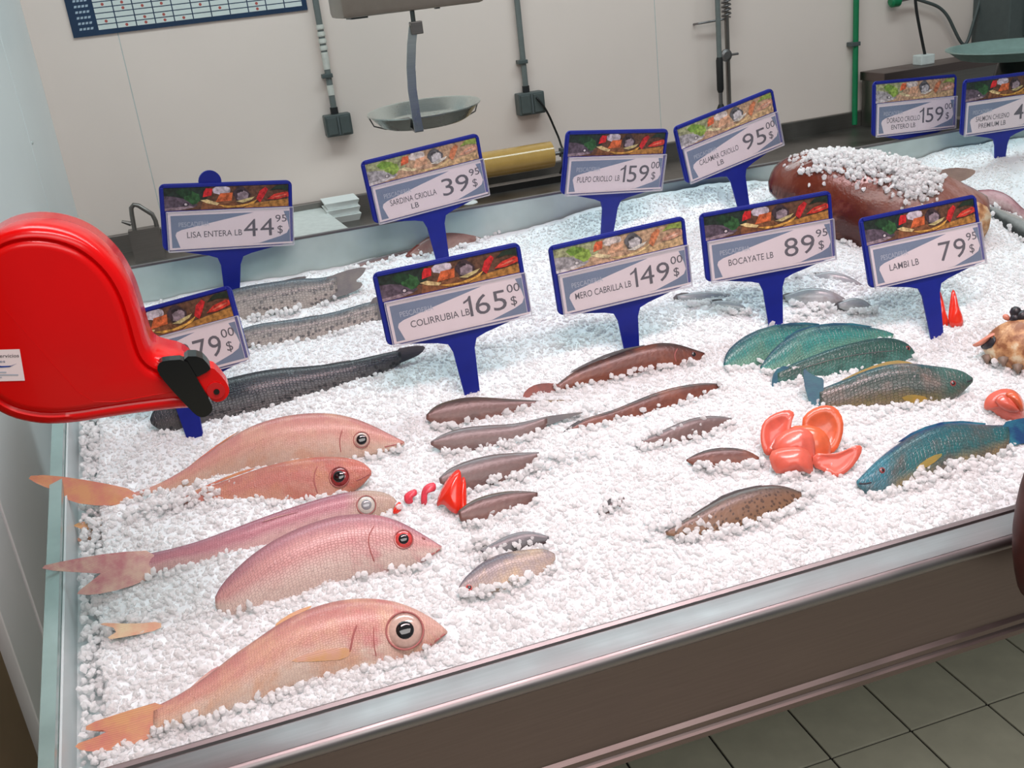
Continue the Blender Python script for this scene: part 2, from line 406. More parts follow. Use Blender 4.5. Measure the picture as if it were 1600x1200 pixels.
sweep_x([(.8475, .806), (.843, .802), (.843, .796), (.846, .793), (.841, .789), (.841, .782), (.856, .780), (.856, .806)], UL - .004, UR, 'bottom_moulding', MT['steel_panel'], cr)
# side glass : upright sheet along the left edge
def slope_box(u0, u1, v0, v1, h0, h1):
    return [Q(u, v, h) for h in (h0, h1) for v in (v0, v1) for u in (u0, u1)]
BF = [(0, 2, 3, 1), (4, 5, 7, 6), (0, 1, 5, 4), (2, 6, 7, 3), (0, 4, 6, 2), (1, 3, 7, 5)]
sg = mk('side_glass', slope_box(UL - .012, UL, -.03, VMAX, -.05, .040), BF, MT['glass'], cr)
mk('glass_edge', slope_box(UL - .0135, UL + .0012, -.03, VMAX, .038, .046), BF, MT['glass_edge'], sg)
mk('side_liner', slope_box(UL + .0005, UL + .003, -.005, VMAX, -.05, .030), BF, MT['tray'], cr)
# back upstand: two panels meeting at a joint
xj = .735
for x0, x1, h in ((UL, xj - .002, .060), (xj + .002, UR, .044)):
    bp = MB().box((x0, yb, zb - .05), (x1, yb + .008, zb + h), .0015).make('back_panel', MT['glass_back'], cr)
    MB().box((x0, yb - .0008, zb + h - .002), (x1, yb + .009, zb + h + .0015)).make('panel_edge', MT['steel'], bp)
MB().box((UL, yb + .012, zb - .1), (UR, yb + .06, zb + .03)).make('back_ledge', MT['steel_dark'], cr)
for x in (UL + .05, UR - .05):
    for y in (.93, yb - .06):
        MB().box((x - .02, y - .02, 0), (x + .02, y + .02, .86 if y < 1.2 else 1.08), .003).make('leg', MT['steel_dark'], cr)
MB().box((UL + .06, yb - .1, .1), (UR - .06, yb + .04, .75)).make('base_cabinet', MT['steel_dark'], cr)

# ------------------------------------------------------------------ crushed ice
def vnoise(x, y, sc, seed):
    g = np.random.default_rng(seed).random((64, 64)); x = x / sc; y = y / sc
    xi = np.floor(x).astype(int); yi = np.floor(y).astype(int); fx = x - xi; fy = y - yi
    fx = fx * fx * (3 - 2 * fx); fy = fy * fy * (3 - 2 * fy)
    a = g[xi % 64, yi % 64]; b = g[(xi + 1) % 64, yi % 64]; c = g[xi % 64, (yi + 1) % 64]; d = g[(xi + 1) % 64, (yi + 1) % 64]
    return (a * (1 - fx) + b * fx) * (1 - fy) + (c * (1 - fx) + d * fx) * fy - .5
def uv_of(p): p = np.asarray(p) - P0; return p[0], p @ ES
MOUNDS = [(ice(860, 345), .10, .05, .014), (ice(1010, 335), .12, .06, .030), (ice(1130, 300), .12, .05, .028), (ice(1300, 440), .12, .05, .012), (ice(1530, 250), .16, .06, .02), (ice(1100, 470), .1, .05, .008)]
def ice_h(u, v):
    u = np.asarray(u, float); v = np.asarray(v, float)
    h = .008 * vnoise(u + 5, v + 5, .09, 1) + .005 * vnoise(u + 5, v + 5, .035, 2) + .004 * vnoise(u + 5, v + 5, .013, 3)
    for p, su, sv, a in MOUNDS:
        uu, vv = uv_of(p); h = h + a * np.exp(-((u - uu) / su) ** 2 - ((v - vv) / sv) ** 2)
    edge = np.clip((u - (UL + .024 + .010 * vnoise(v + 3, v * 0 + 1, .03, 9))) / .012, 0, 1)
    return h * edge - (1 - edge) * .035
U0, U1, V0 = UL + .006, UR - .01, -.002
nu, nv = 480, 185
uu, vv = np.meshgrid(np.linspace(U0, U1, nu), np.linspace(V0, VMAX - .002, nv), indexing='ij')
hh = ice_h(uu, vv)
gv = P0[None, None] + uu[..., None] * np.array([1., 0, 0]) + vv[..., None] * ES + hh[..., None] * NI
ii = np.arange(nu * nv).reshape(nu, nv)
gf = np.stack([ii[:-1, :-1], ii[1:, :-1], ii[1:, 1:], ii[:-1, 1:]], -1).reshape(-1, 4)
def big_mesh(name, V, F, mat, parent=None, origin=(0, 0, 0), smooth=False):
    V = np.asarray(V, np.float32) - np.asarray(origin, np.float32); k = F.shape[1]
    me = bpy.data.meshes.new(name); me.vertices.add(len(V)); me.vertices.foreach_set('co', V.ravel())
    me.loops.add(F.size); me.loops.foreach_set('vertex_index', F.ravel().astype(np.int32))
    me.polygons.add(len(F)); me.polygons.foreach_set('loop_start', np.arange(0, F.size, k, dtype=np.int32))
    me.materials.append(mat); me.update(calc_edges=True); me.validate()
    me.polygons.foreach_set('use_smooth', np.full(len(F), smooth))
    o = bpy.data.objects.new(name, me); col.objects.link(o); o.location = origin
    if parent: o.parent = parent
    return o
ice_root = root('crushed_ice', tuple(Q(.6, .45)), 'crushed white ice filling the whole sloping tray', 'ice', kind='stuff')
big_mesh('ice_bed', gv.reshape(-1, 3) - OFF[ice_root], gf, MT['ice_bed'], ice_root, smooth=True)['kind'] = 'stuff'
EXTRA = []                                        # (point, radius) of chunks heaped against things
_ph = (1 + 5 ** .5) / 2
ICO = np.array([(-1, _ph, 0), (1, _ph, 0), (-1, -_ph, 0), (1, -_ph, 0), (0, -1, _ph), (0, 1, _ph), (0, -1, -_ph), (0, 1, -_ph), (_ph, 0, -1), (_ph, 0, 1), (-_ph, 0, -1), (-_ph, 0, 1)]) / 1.902
ICF = np.array([(0, 11, 5), (0, 5, 1), (0, 1, 7), (0, 7, 10), (0, 10, 11), (1, 5, 9), (5, 11, 4), (11, 10, 2), (10, 7, 6), (7, 1, 8), (3, 9, 4), (3, 4, 2), (3, 2, 6), (3, 6, 8), (3, 8, 9), (4, 9, 5), (2, 4, 11), (6, 2, 10), (8, 6, 7), (9, 8, 1)])
def chunks(C, rad):
    n = len(C); v = ICO[None] * rng.uniform(.72, 1.22, (n, 12, 1)) * rng.uniform(.6, 1.15, (n, 1, 3))
    q = rng.normal(size=(n, 4)); q /= np.linalg.norm(q, axis=1, keepdims=True); w, x, y, z = q.T
    Rm = np.stack([np.stack([1 - 2 * (y * y + z * z), 2 * (x * y - w * z), 2 * (x * z + w * y)], -1), np.stack([2 * (x * y + w * z), 1 - 2 * (x * x + z * z), 2 * (y * z - w * x)], -1), np.stack([2 * (x * z - w * y), 2 * (y * z + w * x), 1 - 2 * (x * x + y * y)], -1)], 1)
    v = np.einsum('nij,nkj->nki', Rm, v) * rad[:, None, None] + C[:, None]
    return v.reshape(-1, 3), (ICF[None] + 12 * np.arange(n)[:, None, None]).reshape(-1, 3)
def build_chunks():
    C, Rd = [], []
    n = 108000
    v = rng.random(n * 3) ** 1.08 * (VMAX - .01); u = UL + .016 + rng.random(n * 3) * (2.2 - UL)
    keep = (u < .92 + .75 * v) | (rng.random(len(u)) < .3); u = u[keep][:n]; v = v[keep][:n]
    h = ice_h(u, v); r = rng.uniform(.0022, .0048, n) * (1 - .4 * v / VMAX); r[rng.random(n) < .05] *= 1.5
    ok = h > -.02; u, v, h, r = u[ok], v[ok], h[ok], r[ok]
    C.append(P0 + u[:, None] * np.array([1., 0, 0]) + v[:, None] * ES + (h + rng.uniform(-.6, .35, len(u)) * r)[:, None] * NI); Rd.append(r)
    # a ragged fringe down the left edge
    m = 900; v = rng.random(m) * (VMAX - .02); u = UL + rng.uniform(.012, .034, m); r = rng.uniform(.003, .006, m)
    C.append(P0 + u[:, None] * np.array([1., 0, 0]) + v[:, None] * ES + rng.uniform(-.014, .003, m)[:, None] * NI); Rd.append(r)
    if EXTRA: C.append(np.array([e[0] for e in EXTRA])); Rd.append(np.array([e[1] for e in EXTRA]))
    V, F = chunks(np.vstack(C), np.concatenate(Rd))
    big_mesh('ice_chunks', V - OFF[ice_root], F, MT['ice'], ice_root)['kind'] = 'stuff'
def heap(px, py, sx, sy, n, lift=.012, r0=.003, r1=.0065):
    c = ice(px, py)
    for _ in range(n):
        a, b = random.gauss(0, 1), random.gauss(0, 1); p = c + np.array([1., 0, 0]) * a * sx + ES * b * sy
        k = math.exp(-(a * a + b * b) / 2)
        EXTRA.append((p + NI * (random.random() * lift * k + .002), random.uniform(r0, r1)))

# ------------------------------------------------------------------ price signs
SW, SH = .212, .106
def text_mesh(body, h, name, off=.002):
    c = bpy.data.curves.new(name, 'FONT'); c.body = body; c.size = 1.; c.resolution_u = 3; c.offset = off
    o = bpy.data.objects.new(name, c); col.objects.link(o); bpy.context.view_layer.update()
    me = bpy.data.meshes.new_from_object(o); bpy.data.objects.remove(o)
    v = np.array([q.co[:] for q in me.vertices]); f = [tuple(p.vertices) for p in me.polygons]; bpy.data.meshes.remove(me)
    cap = .72
    return v[:, :2] * (h / cap), f
def glyphs(body, h, name, off, gap):
    V, F, x = [], [], 0.
    for ch in body:
        if ch == '1': v, f = np.array([(.20, 0), (.315, 0), (.315, 1.), (.25, 1.), (.17, .87), (.0, .77), (.0, .67), (.20, .78)]) * h, [(0, 1, 2, 7), (2, 3, 4, 7), (4, 5, 6, 7)]
        else: v, f = text_mesh(ch, h, name, off)
        v[:, 0] += x - v[:, 0].min(); b = sum(len(q) for q in V)
        V.append(v); F += [tuple(i + b for i in p) for p in f]; x = v[:, 0].max() + gap * h
    return np.vstack(V), F
def text_on(name, body, x, z, h, mat, parent, y, width=None, align='l', stretch=1.0, bold=.003, gap=None):
    v, f = glyphs(body, h, name, bold, gap) if gap else text_mesh(body, h, name, bold); x0, x1 = v[:, 0].min(), v[:, 0].max()
    v[:, 0] = (v[:, 0] - x0) * (width / (x1 - x0) if width else stretch); w = v[:, 0].max()
    if align == 'c': v[:, 0] -= w / 2
    if align == 'r': v[:, 0] -= w
    return mk(name, np.c_[v[:, 0] + x, np.full(len(v), y), v[:, 1] + z], f, mat, parent, local=True)
def rrect(x0, x1, z0, z1, r, seg=5):
    p = []
    for cx, cz, a in ((x1 - r, z1 - r, 0), (x0 + r, z1 - r, 90), (x0 + r, z0 + r, 180), (x1 - r, z0 + r, 270)):
        for k in range(seg + 1): t = R(a + 90 * k / seg); p.append((cx + r * math.cos(t), cz + r * math.sin(t)))
    return p
def plate(mb, poly, y0, y1):
    mb.prism([(x, 0, z) for x, z in poly], np.array([0, y0, 0]), np.array([0, y1, 0]))
SP = {}
def spm(c):
    if c not in SP: SP[c] = simple('print_' + c, c, .45, var=.55, scale=190.)
    return SP[c]
# printed seafood picture: flat shapes in unit strip coordinates (colour, colour when faded, polygon)
def blob(cx, cz, rx, rz, n=12, jit=.12, seed=0):
    r_ = random.Random(seed); return [(cx + rx * math.cos(6.283 * k / n) * (1 + r_.uniform(-jit, jit)), cz + rz * math.sin(6.283 * k / n) * (1 + r_.uniform(-jit, jit))) for k in range(n)]
PIC = [
 ('5d4232', 'b49a7d', [(0, 0), (1, 0), (1, 1), (0, 1)]),
 ('23302a', '9aa27c', [(.0, .45), (.33, .35), (.36, 1), (0, 1)]),
 ('7c5236', 'c0a286', [(.28, 0), (.62, 0), (.55, .35), (.3, .4)]),
 ('a7793d', 'c4aa80', [(.62, 0), (1, 0), (1, .35), (.7, .2)]),
 ('594f5c', '9fa0a3', [(0, 0), (.13, .05), (.22, .10), (.26, .22), (.17, .48), (.08, .62), (0, .66)]),
 ('95868f', 'c6c6c6', [(.0, 0), (.13, .03), (.23, .12), (.19, .2), (.1, .15), (0, .12)]),
 ('3a3440', '7f8083', blob(.165, .26, .022, .10, 10, 0)),
 ('c2bcc0', 'd8d8d8', blob(.165, .26, .012, .055, 8, 0)),
 ('2f5a33', '88a84e', blob(.225, .55, .06, .26, 11, .3, 3)),
 ('1d3a24', '6e9440', blob(.16, .78, .07, .16, 11, .3, 4)),
 ('c4262a', 'd26a45', [(.30, .55), (.37, .62), (.38, .92), (.33, .95), (.31, .8)]),
 ('b9b4be', 'c9c3bd', blob(.45, .82, .07, .2, 12, .2, 5)),
 ('c9663a', 'cfa585', [(.40, .32), (.53, .36), (.54, .72), (.44, .7)]),
 ('dfc18a', 'dccaa0', [(.28, .42), (.33, .46), (.43, .26), (.41, .17), (.33, .28)]),
 ('3b2f35', '5d5f62', blob(.61, .62, .065, .33, 14, .25, 6)),
 ('8b7f88', 'b9babc', blob(.62, .55, .05, .24, 14, .25, 7)),
 ('bdb27c', 'cfcfc4', [(.56, .32), (.62, .24), (.69, .36), (.72, .5), (.66, .44), (.6, .36)]),
 ('241f24', '44464a', blob(.60, .78, .028, .06, 10, .3, 9)),
 ('d3a24e', 'd5bd8a', [(.42, .18), (.55, .12), (.66, .2), (.74, .38), (.71, .2), (.62, .06), (.48, .05)]),
 ('b8262a', 'bf7a55', [(.73, .4), (.76, .75), (.81, .92), (.83, .8), (.79, .45), (.76, .22)]),
 ('1f3024', '8aa250', [(.84, .75), (.9, .98), (1, .98), (1, .72), (.92, .8)]),
 ('c93a2e', 'c99a80', [(.82, .36), (.88, .58), (.98, .68), (1, .62), (1, .45), (.9, .34)]),
 ('de7a62', 'd8b6a4', [(.86, .42), (.93, .54), (.99, .56), (.93, .46)]),
]
def picture(parent, x0, x1, z0, z1, y, faded):
    mats, V, F, mi = [], [], [], []
    for k, (c, cf, poly) in enumerate(PIC):
        m = spm(cf if faded else c)
        if m not in mats: mats.append(m)
        b = len(V); V += [(x0 + (x1 - x0) * min(1, max(0, a)), y - .00005 * k, z0 + (z1 - z0) * min(1, max(0, e))) for a, e in poly]
        F.append(tuple(range(b, b + len(poly)))); mi.append(mats.index(m))
    o = mk('picture_strip', V, F, mats, parent, local=True)
    for p, i in zip(o.data.polygons, mi): p.material_index = i
    return o
def price_sign(loc, rot, L, lines, price, cents, faded, label, narrow=1.):
    r_ = root('price_sign', loc, label, 'sign', 'blue price signs stuck in the ice')
    r_.rotation_euler = rot
    W2 = SW / 2
    # blue holder: frame plate + trapezoid + stake, one moulded piece
    mb = MB(); zt = L + SH
    plate(mb, rrect(-W2, W2, L, zt, .009), -.0012, .0022)
    hold = mb.make('holder', MT['blue'], r_, local=True)
    fb = MB()
    for x0, x1, z0, z1 in ((-W2 + .001, -W2 + .0055, L + .004, zt - .006), (W2 - .0055, W2 - .001, L + .004, zt - .006), (-W2 + .006, W2 - .006, zt - .0055, zt - .001)):
        fb.box((x0, -.0032, z0), (x1, -.001, z1), .0006)
    fb.make('raised_border', MT['blue'], hold, local=True)
    sw_ = .017
    st = [(-W2 + .006, L + .002), (-sw_ - .018, L - .012), (-sw_ - .004, L - .017), (-sw_ + .001, L - .030), (-.0095, -.03), (.0095, -.03), (sw_ - .001, L - .030), (sw_ + .004, L - .017), (sw_ + .018, L - .012), (W2 - .006, L + .002)]
    s2 = MB(); plate(s2, st, -.0012, .0014); s2.make('stake', MT['blue'], r_, local=True)
    picture(r_, -W2 + .0065, W2 - .0065, L + SH * .60, zt - .0065, -.00135, faded)
    cx0, cx1, cz0, cz1 = -W2 + .010, W2 - .002, L + .001, L + SH * .585
    cw, ch = cx1 - cx0, cz1 - cz0
    c = MB(); plate(c, [(cx0, cz0), (cx1, cz0), (cx1, cz1), (cx0, cz1)], -.0030, -.0016); card = c.make('card', MT['card'], r_, local=True)
    def cp(pts): return [(cx0 + cw * a, cz0 + ch * b) for a, b in pts]
    def flat(name, pts, mat, y):
        p = cp(pts); return mk(name, [(x, y, z) for x, z in p], [tuple(range(len(p)))], mat, card, local=True)
    flat('colour_band', [(.02, .05), (.98, .05), (.98, .90), (.02, .90)], MT['card_band'], -.00315)
    flat('white_field', [(.085, .03), (.5, .03), (.72, .06), (.90, .22), (.955, .30), (.975, .42), (.965, .60), (.93, .91), (.70, .91), (.40, .72), (.10, .52), (.06, .46), (.05, .38)], MT['card'], -.0033)
    text_on('heading', 'PESCADERIA', cx0 + cw * .08, cz0 + ch * .60, ch * .125, MT['ink_pale'], card, -.0034, width=cw * .24)
    if len(lines) == 1: text_on('lettering', lines[0], cx0 + cw * (.14 if len(lines[0]) < 15 else .095), cz0 + ch * .30, ch * .165, MT['ink'], card, -.0035, width=cw * min(.44, .033 * len(lines[0])))
    elif lines:
        text_on('lettering', lines[0], cx0 + cw * .33, cz0 + ch * .36, ch * .165, MT['ink'], card, -.0035, width=cw * min(.42, .034 * len(lines[0])), align='c')
        text_on('lettering', lines[1], cx0 + cw * .33, cz0 + ch * .14, ch * .155, MT['ink'], card, -.0035, width=cw * .034 * len(lines[1]), align='c')
    if price == '4': text_on('price', price, cx0 + cw * .60, cz0 + ch * .25, ch * .49, MT['ink'], card, -.0035, stretch=1.26, bold=.002)
    else: text_on('price', price, cx0 + cw * .845, cz0 + ch * .25, ch * .49, MT['ink'], card, -.0035, width=cw * (.25 if len(price) == 2 else .31), align='r', bold=0., gap=.12)
    if cents: text_on('cents', cents, cx0 + cw * .86, cz0 + ch * .61, ch * .20, MT['ink'], card, -.0035, width=cw * .095)
    text_on('currency_mark', '$', cx0 + cw * .875, cz0 + ch * .30, ch * .22, MT['ink'], card, -.0035, width=cw * .045)
    sl = MB(); plate(sl, [(cx0 - .002, cz0 - .003), (cx1 + .002, cz0 - .003), (cx1 + .002, cz1 + .001), (cx0 - .002, cz1 + .001)], -.0056, -.0046)
    sl.make('clear_sleeve', MT['sleeve'], r_, local=True)
    eg = MB()
    for x0, x1, z0, z1 in ((cx0 - .002, cx1 + .002, cz0 - .0035, cz0 - .002), (cx0 - .0025, cx0 - .0015, cz0 - .003, cz1), (cx1 + .0015, cx1 + .0025, cz0 - .003, cz1), (cx0 - .002, cx1 + .002, cz1 - .0006, cz1 + .0006)):
        eg.box((x0, -.0058, z0), (x1, -.0018, z1))
    eg.make('sleeve_edge', MT['sleeve_edge'], r_, local=True)
    return r_
MT['sleeve_edge'] = glass('sleeve_edge_clear', 'dfe2ea', .1, .45)
SIGNS = [
 ((.0069, 1.7258, 1.1461), (.052, .152, .182), .0921, ['LISA ENTERA LB'], '44', '95', 0, 'blue price sign reading LISA ENTERA LB 44.95'),
 ((-.0828, 1.3819, 1.0539), (-.312, -.163, -.335), .0859, [], '279', '00', 0, 'blue price sign half hidden behind the red ticket dispenser, price ending 79.00'),
 ((.3710, 1.7131, 1.1427), (.005, -.064, .104), .1019, ['SARDINA CRIOLLA', 'LB'], '39', '95', 1, 'blue price sign reading SARDINA CRIOLLA LB 39.95'),
 ((.6542, 1.6610, 1.1287), (.112, .147, .214), .1054, ['PULPO CRIOLLO  LB'], '159', '00', 0, 'blue price sign reading PULPO CRIOLLO LB 159.00'),
 ((.9507, 1.6891, 1.1362), (-.015, -.187, .070), .1006, ['CALAMAR CRIOLLO', 'LB'], '95', '00', 1, 'tilted blue price sign reading CALAMAR CRIOLLO LB 95.00'),
 ((.3080, 1.3506, 1.0456), (-.062, -.042, -.063), .0950, ['COLIRRUBIA LB'], '165', '00', 0, 'blue price sign reading COLIRRUBIA LB 165.00'),
 ((.5667, 1.3603, 1.0481), (-.009, -.052, -.056), .0846, ['MERO CABRILLA LB'], '149', '00', 1, 'blue price sign reading MERO CABRILLA LB 149.00'),
 ((.8093, 1.3515, 1.0458), (-.105, -.029, -.134), .0869, ['BOCAYATE LB'], '89', '95', 0, 'blue price sign reading BOCAYATE LB 89.95'),
 ((1.0208, 1.2377, 1.0153), (-.269, -.003, .026), .0949, ['LAMBI LB'], '79', '95', 0, 'blue price sign reading LAMBI LB 79.95'),
 ((1.3901, 1.7819, 1.1611), (-.075, .065, .083), .0541, ['DORADO CRIOLLO', 'ENTERO LB'], '159', '00', 1, 'blue price sign reading DORADO CRIOLLO ENTERO LB 159.00'),
 ((1.5303, 1.6961, 1.1381), (-.019, .035, .058), .0698, ['SALMON CHILENO', 'PREMIUM LB'], '4', '', 0, 'blue price sign reading SALMON CHILENO PREMIUM LB, cut off by the right edge'),
]
for k, (loc, rot, L, lines, pr, ce, fd, lab) in enumerate(SIGNS):
    g = price_sign(loc, rot, L, lines, pr, ce, fd, lab)
    if k == 0:
        tb = MB(); tb.prism([(-.026 + .018 * math.cos(t), 0, L + SH + .001 + .018 * math.sin(t)) for t in np.linspace(R(-20), R(200), 18)], np.array([0, .0024, 0]), np.array([0, .006, 0])); tb.make('round_tab', MT['blue'], g, local=True)

# ------------------------------------------------------------------ ticket dispenser
YD = 1.0
def pd(px, py, d=0.): p = at_y(px, py, YD); return p + np.array([0, -d, 0])
dr = root('ticket_dispenser', tuple(at_y(65, 500, YD + .03)), 'glossy red snail-shaped ticket dispenser with a black nose at the left edge', 'ticket dispenser')
outl = smooth_poly([(-75, 500), (-68, 440), (-40, 385), (0, 354), (45, 343), (95, 347), (140, 364), (180, 398), (206, 440), (221, 485), (230, 520), (238, 541), (254, 549), (290, 556), (318, 590), (328, 618), (316, 628), (270, 630), (190, 640), (110, 653), (60, 653), (10, 640), (-35, 606), (-66, 560)], 2, True)
def offset_poly(p, d):
    a = np.roll(p, 1, 0); b = np.roll(p, -1, 0); t = b - a; t /= np.linalg.norm(t, axis=1, keepdims=True)
    n = np.stack([-t[:, 1], t[:, 0]], 1); return p + n * d          # clockwise on screen -> inward
mb = MB(); rings = []
for d, ins in ((-.055, 10), (-.045, 0), (.012, 0), (.022, 4), (.027, 10), (.028, 17), (.0255, 22), (.0285, 27), (.029, 34)):
    rings.append(np.array([pd(x, y, d) for x, y in offset_poly(outl, ins)]))
n = len(outl); V = np.vstack(rings); F = []
for i in range(len(rings) - 1):
    for k in range(n): F.append((i * n + k, i * n + (k + 1) % n, (i + 1) * n + (k + 1) % n, (i + 1) * n + k))
F += [tuple(range(n))[::-1], tuple((len(rings) - 1) * n + k for k in range(n))]
body = mk('body', V, F, MT['red'], dr, smooth=True); body.data.set_sharp_from_angle(angle=R(50))
MB().tube([pd(x, y, .0285) for x, y in [(14, 470), (45, 505), (85, 552), (125, 597), (150, 612), (185, 612), (240, 602), (280, 596)]], .0007, 6).make('mould_line', MT['red'], body)
nose = MB(); nose.prism([pd(x, y) for x, y in smooth_poly([(246, 563), (247, 551), (256, 546), (289, 544), (300, 562), (329, 612), (330, 623), (320, 632), (309, 632), (298, 623), (262, 584)], 1, True)], np.array([0, -.036, 0]), np.array([0, -.022, 0]))
nz_ = nose.make('nose', MT['black'], dr)
tp = MB(); tp.prism([pd(x, y) for x, y in smooth_poly([(286, 541), (312, 541), (326, 556), (327, 562), (302, 575), (290, 560)], 1, True)], np.array([0, -.033, 0]), np.array([0, -.012, 0])); tp.make('nose_top', MT['black'], dr)
mo = MB(); mo.prism([pd(x, y) for x, y in smooth_poly([(299, 574), (327, 556), (343, 571), (356, 589), (355, 601), (345, 611), (331, 612), (318, 596)], 2, True)], np.array([0, -.031, 0]), np.array([0, -.008, 0])); mo = mo.make('ticket_mouth', MT['red'], dr)
c = pd(335, 594, .0315); MB().lathe([(.0085, -.001), (.0085, .0004), (.006, .0008)], c, 24, 'y').make('mouth_recess', MT['red_dark'], mo)
MB().lathe([(.0028, -.0016), (.0028, .0004)], pd(336, 595, .032), 16, 'y').make('pin', MT['black'], mo)
st = mk('sticker', [pd(x, y, .0295) for x, y in [(-42, 533), (37, 531), (45, 579), (-38, 581)]], [(0, 1, 2, 3)], MT['card'], dr)
def px_text(body_, x0, x1, y, hpx, mat, parent, d, name='lettering'):
    v, f = text_mesh(body_, 1., name); w = v[:, 0].max() - v[:, 0].min(); v[:, 0] = (v[:, 0] - v[:, 0].min()) / w
    a = pd(x0, y, d); b = pd(x1, y + (x1 - x0) * -.02, d); up = pd(x0, y - hpx, d) - a
    return mk(name, [a + (b - a) * q[0] + up * q[1] for q in v], f, mat, parent)
px_text('y Servicios', -5, 36, 544, 5.5, MT['ink'], st, .0298)
px_text('rales', -4, 15, 551.5, 4.2, MT['card_band'], st, .0298)
sw = [(-20, 551), (-8, 556), (8, 559), (22, 558), (33, 552.5), (24, 556), (10, 556.5), (-6, 554)]
mk('swoosh', [pd(x, y, .0298) for x, y in sw], [tuple(range(len(sw)))], spm('1f3f8f'), st)
for k, (a, b, y) in enumerate(((-15, 17, 566), (-20, 35, 570), (-15, 10, 573.5))):
    mk('fine_print', [pd(x, q, .0298) for x, q in ((a, y - .8), (b, y - .8), (b, y + .8), (a, y + .8))], [(0, 1, 2, 3)], MT['ink_pale'], st)
ca = at_y(40, 480, YD + .055)
MB().tube([ca + np.array([0, -.02, 0]), ca + np.array([0, .03, 0]), ca + np.array([-.03, .05, 0]), np.array([XL, YD + .08, ca[2]])], .014, 12).make('wall_bracket', MT['grey_dk'], dr, smooth='auto')

# ------------------------------------------------------------------ things behind the counter
ZW = .95
XLW = XL + .012
wt = root('worktop', (1., 2.7, ZW), 'long stainless steel worktop with a low backsplash along the rear wall', 'worktop')
MB().box((XLW, 2.02, ZW - .04), (2.6, YW - .03, ZW), .003).make('top', MT['steel_dark'], wt)
MB().box((XLW, YW - .034, ZW - .04), (2.6, YW - .014, 1.005), .003).make('backsplash', MT['steel_dark'], wt)
for x in (-.3, 1.1, 2.5):
    MB().box((x - .02, 2.1, 0), (x + .02, 2.14, ZW - .04)).make('leg', MT['steel_dark'], wt)
    MB().box((x - .02, 3.15, 0), (x + .02, 3.19, ZW - .04)).make('leg', MT['steel_dark'], wt)
# cutting board
z1 = .985
q = [at_z(x, y, z1) for x, y in ((430, 322), (497, 321), (553, 363), (440, 358))]
q[3][1] = q[2][1]; q[0][1] = q[1][1] = max(q[1][1], q[2][1] + .12)
cb = MB(); cb.prism(q, np.array([0, 0, -.012]), np.array([0, 0, 0]))
for i in (0, 2): cb.prism([np.array([q[2][0] - .05, q[2][1] + .02, z1 - .012]), np.array([q[2][0] - .03, q[2][1] + .02, z1 - .012]), np.array([q[2][0] - .03, q[2][1] + .05, z1 - .012]), np.array([q[2][0] - .05, q[2][1] + .05, z1 - .012])], np.array([-.14 * (i > 0), 0, -.0229]), np.array([-.14 * (i > 0), 0, 0.])) if i else None
tag(cb.make('cutting_board', MT['white_pl'], origin=(q[0] + q[2]) / 2), 'flat white cutting board on the worktop beside the LISA ENTERA sign', 'cutting board')
# stacked foam trays
p = at_z(530, 336, ZW); fr = root('foam_tray', (p[0], 3.2, ZW), 'small stack of white foam trays on the rear worktop', 'foam tray')
hw = .053
for k in range(3):
    z = ZW + k * .022
    MB().add(*(lambda a, b: ([(a[0] + sx * a[1], 3.2 + sy * .045, z) for sx, sy in ((-1, -1), (1, -1), (1, 1), (-1, 1))] + [(a[0] + sx * b, 3.2 + sy * .055, z + .021) for sx, sy in ((-1, -1), (1, -1), (1, 1), (-1, 1))], [(3, 2, 1, 0), (4, 5, 6, 7), (0, 1, 5, 4), (1, 2, 6, 5), (2, 3, 7, 6), (3, 0, 4, 7)]))((p[0], hw - .008), hw)).make('tray', MT['foam'], fr)
# tap / handle
b0 = at_y(207, 362, 3.12); s_ = lambda x, y: at_y(x, y, 3.12)
tr = root('tap', (b0[0], 3.12, ZW), 'bent grey metal tap at the left end of the rear worktop', 'tap')
MB().tube([np.array([s_(207, 362)[0], 3.12, ZW]), s_(206, 335), s_(205, 325), s_(209, 320), s_(216, 321), s_(238, 335), s_(243, 345), np.array([s_(246, 362)[0], 3.12, ZW])], .0065, 10).make('spout', MT['steel_dark'], tr, smooth='auto')
MB().tube([s_(190, 346), s_(205, 350)], [.004, .007], 8).make('lever', MT['steel_dark'], tr)
MB().box((s_(200, 360)[0], 3.10, ZW), (s_(250, 360)[0], 3.14, s_(220, 357)[2])).make('base', MT['steel_dark'], tr)
# film wrapper
fx0 = at_y(690, 260, 3.12)[0]; fx1 = at_y(862, 245, 3.12)[0]; fc = at_y(862, 241, 3.12); fz = fc[2]; rr = .041
wr = root('film_wrapper', ((fx0 + fx1) / 2, 3.1, ZW), 'tray wrapping machine with a big amber roll of cling film', 'wrapping machine')
roll = MB().lathe([(.018, fx0), (rr, fx0), (rr, fx1 - .001), (.018, fx1)], (0, 3.12, fz), 40, 'x').make('film_roll', MT['film'], wr, smooth='auto')
MB().lathe([(.017, fx0 - .01), (.017, fx1 + .006)], (0, 3.12, fz), 24, 'x').make('core', MT['white_pl'], roll)
MB().lathe([(.006, fx0 - .05), (.006, fx1 + .05)], (0, 3.12, fz), 16, 'x').make('spindle', MT['steel'], wr)
kn = MB()
for k in range(4): t = R(45 + 90 * k); kn.box((fx1 + .03, 3.12 + .012 * math.cos(t) - .005, fz + .012 * math.sin(t) - .005), (fx1 + .042, 3.12 + .012 * math.cos(t) + .005, fz + .012 * math.sin(t) + .005))
kn.make('wing_knob', MT['grey_dk'], wr)
for x in (fx0 - .03, fx1 + .045): MB().box((x - .003, 3.09, ZW), (x + .003, 3.15, fz + .008)).make('side_bracket', MT['steel_dark'], wr)
MB().box((fx0 - .03, 2.90, ZW), (fx1 + .05, 3.2, ZW + .03), .004).make('base', MT['steel_dark'], wr)
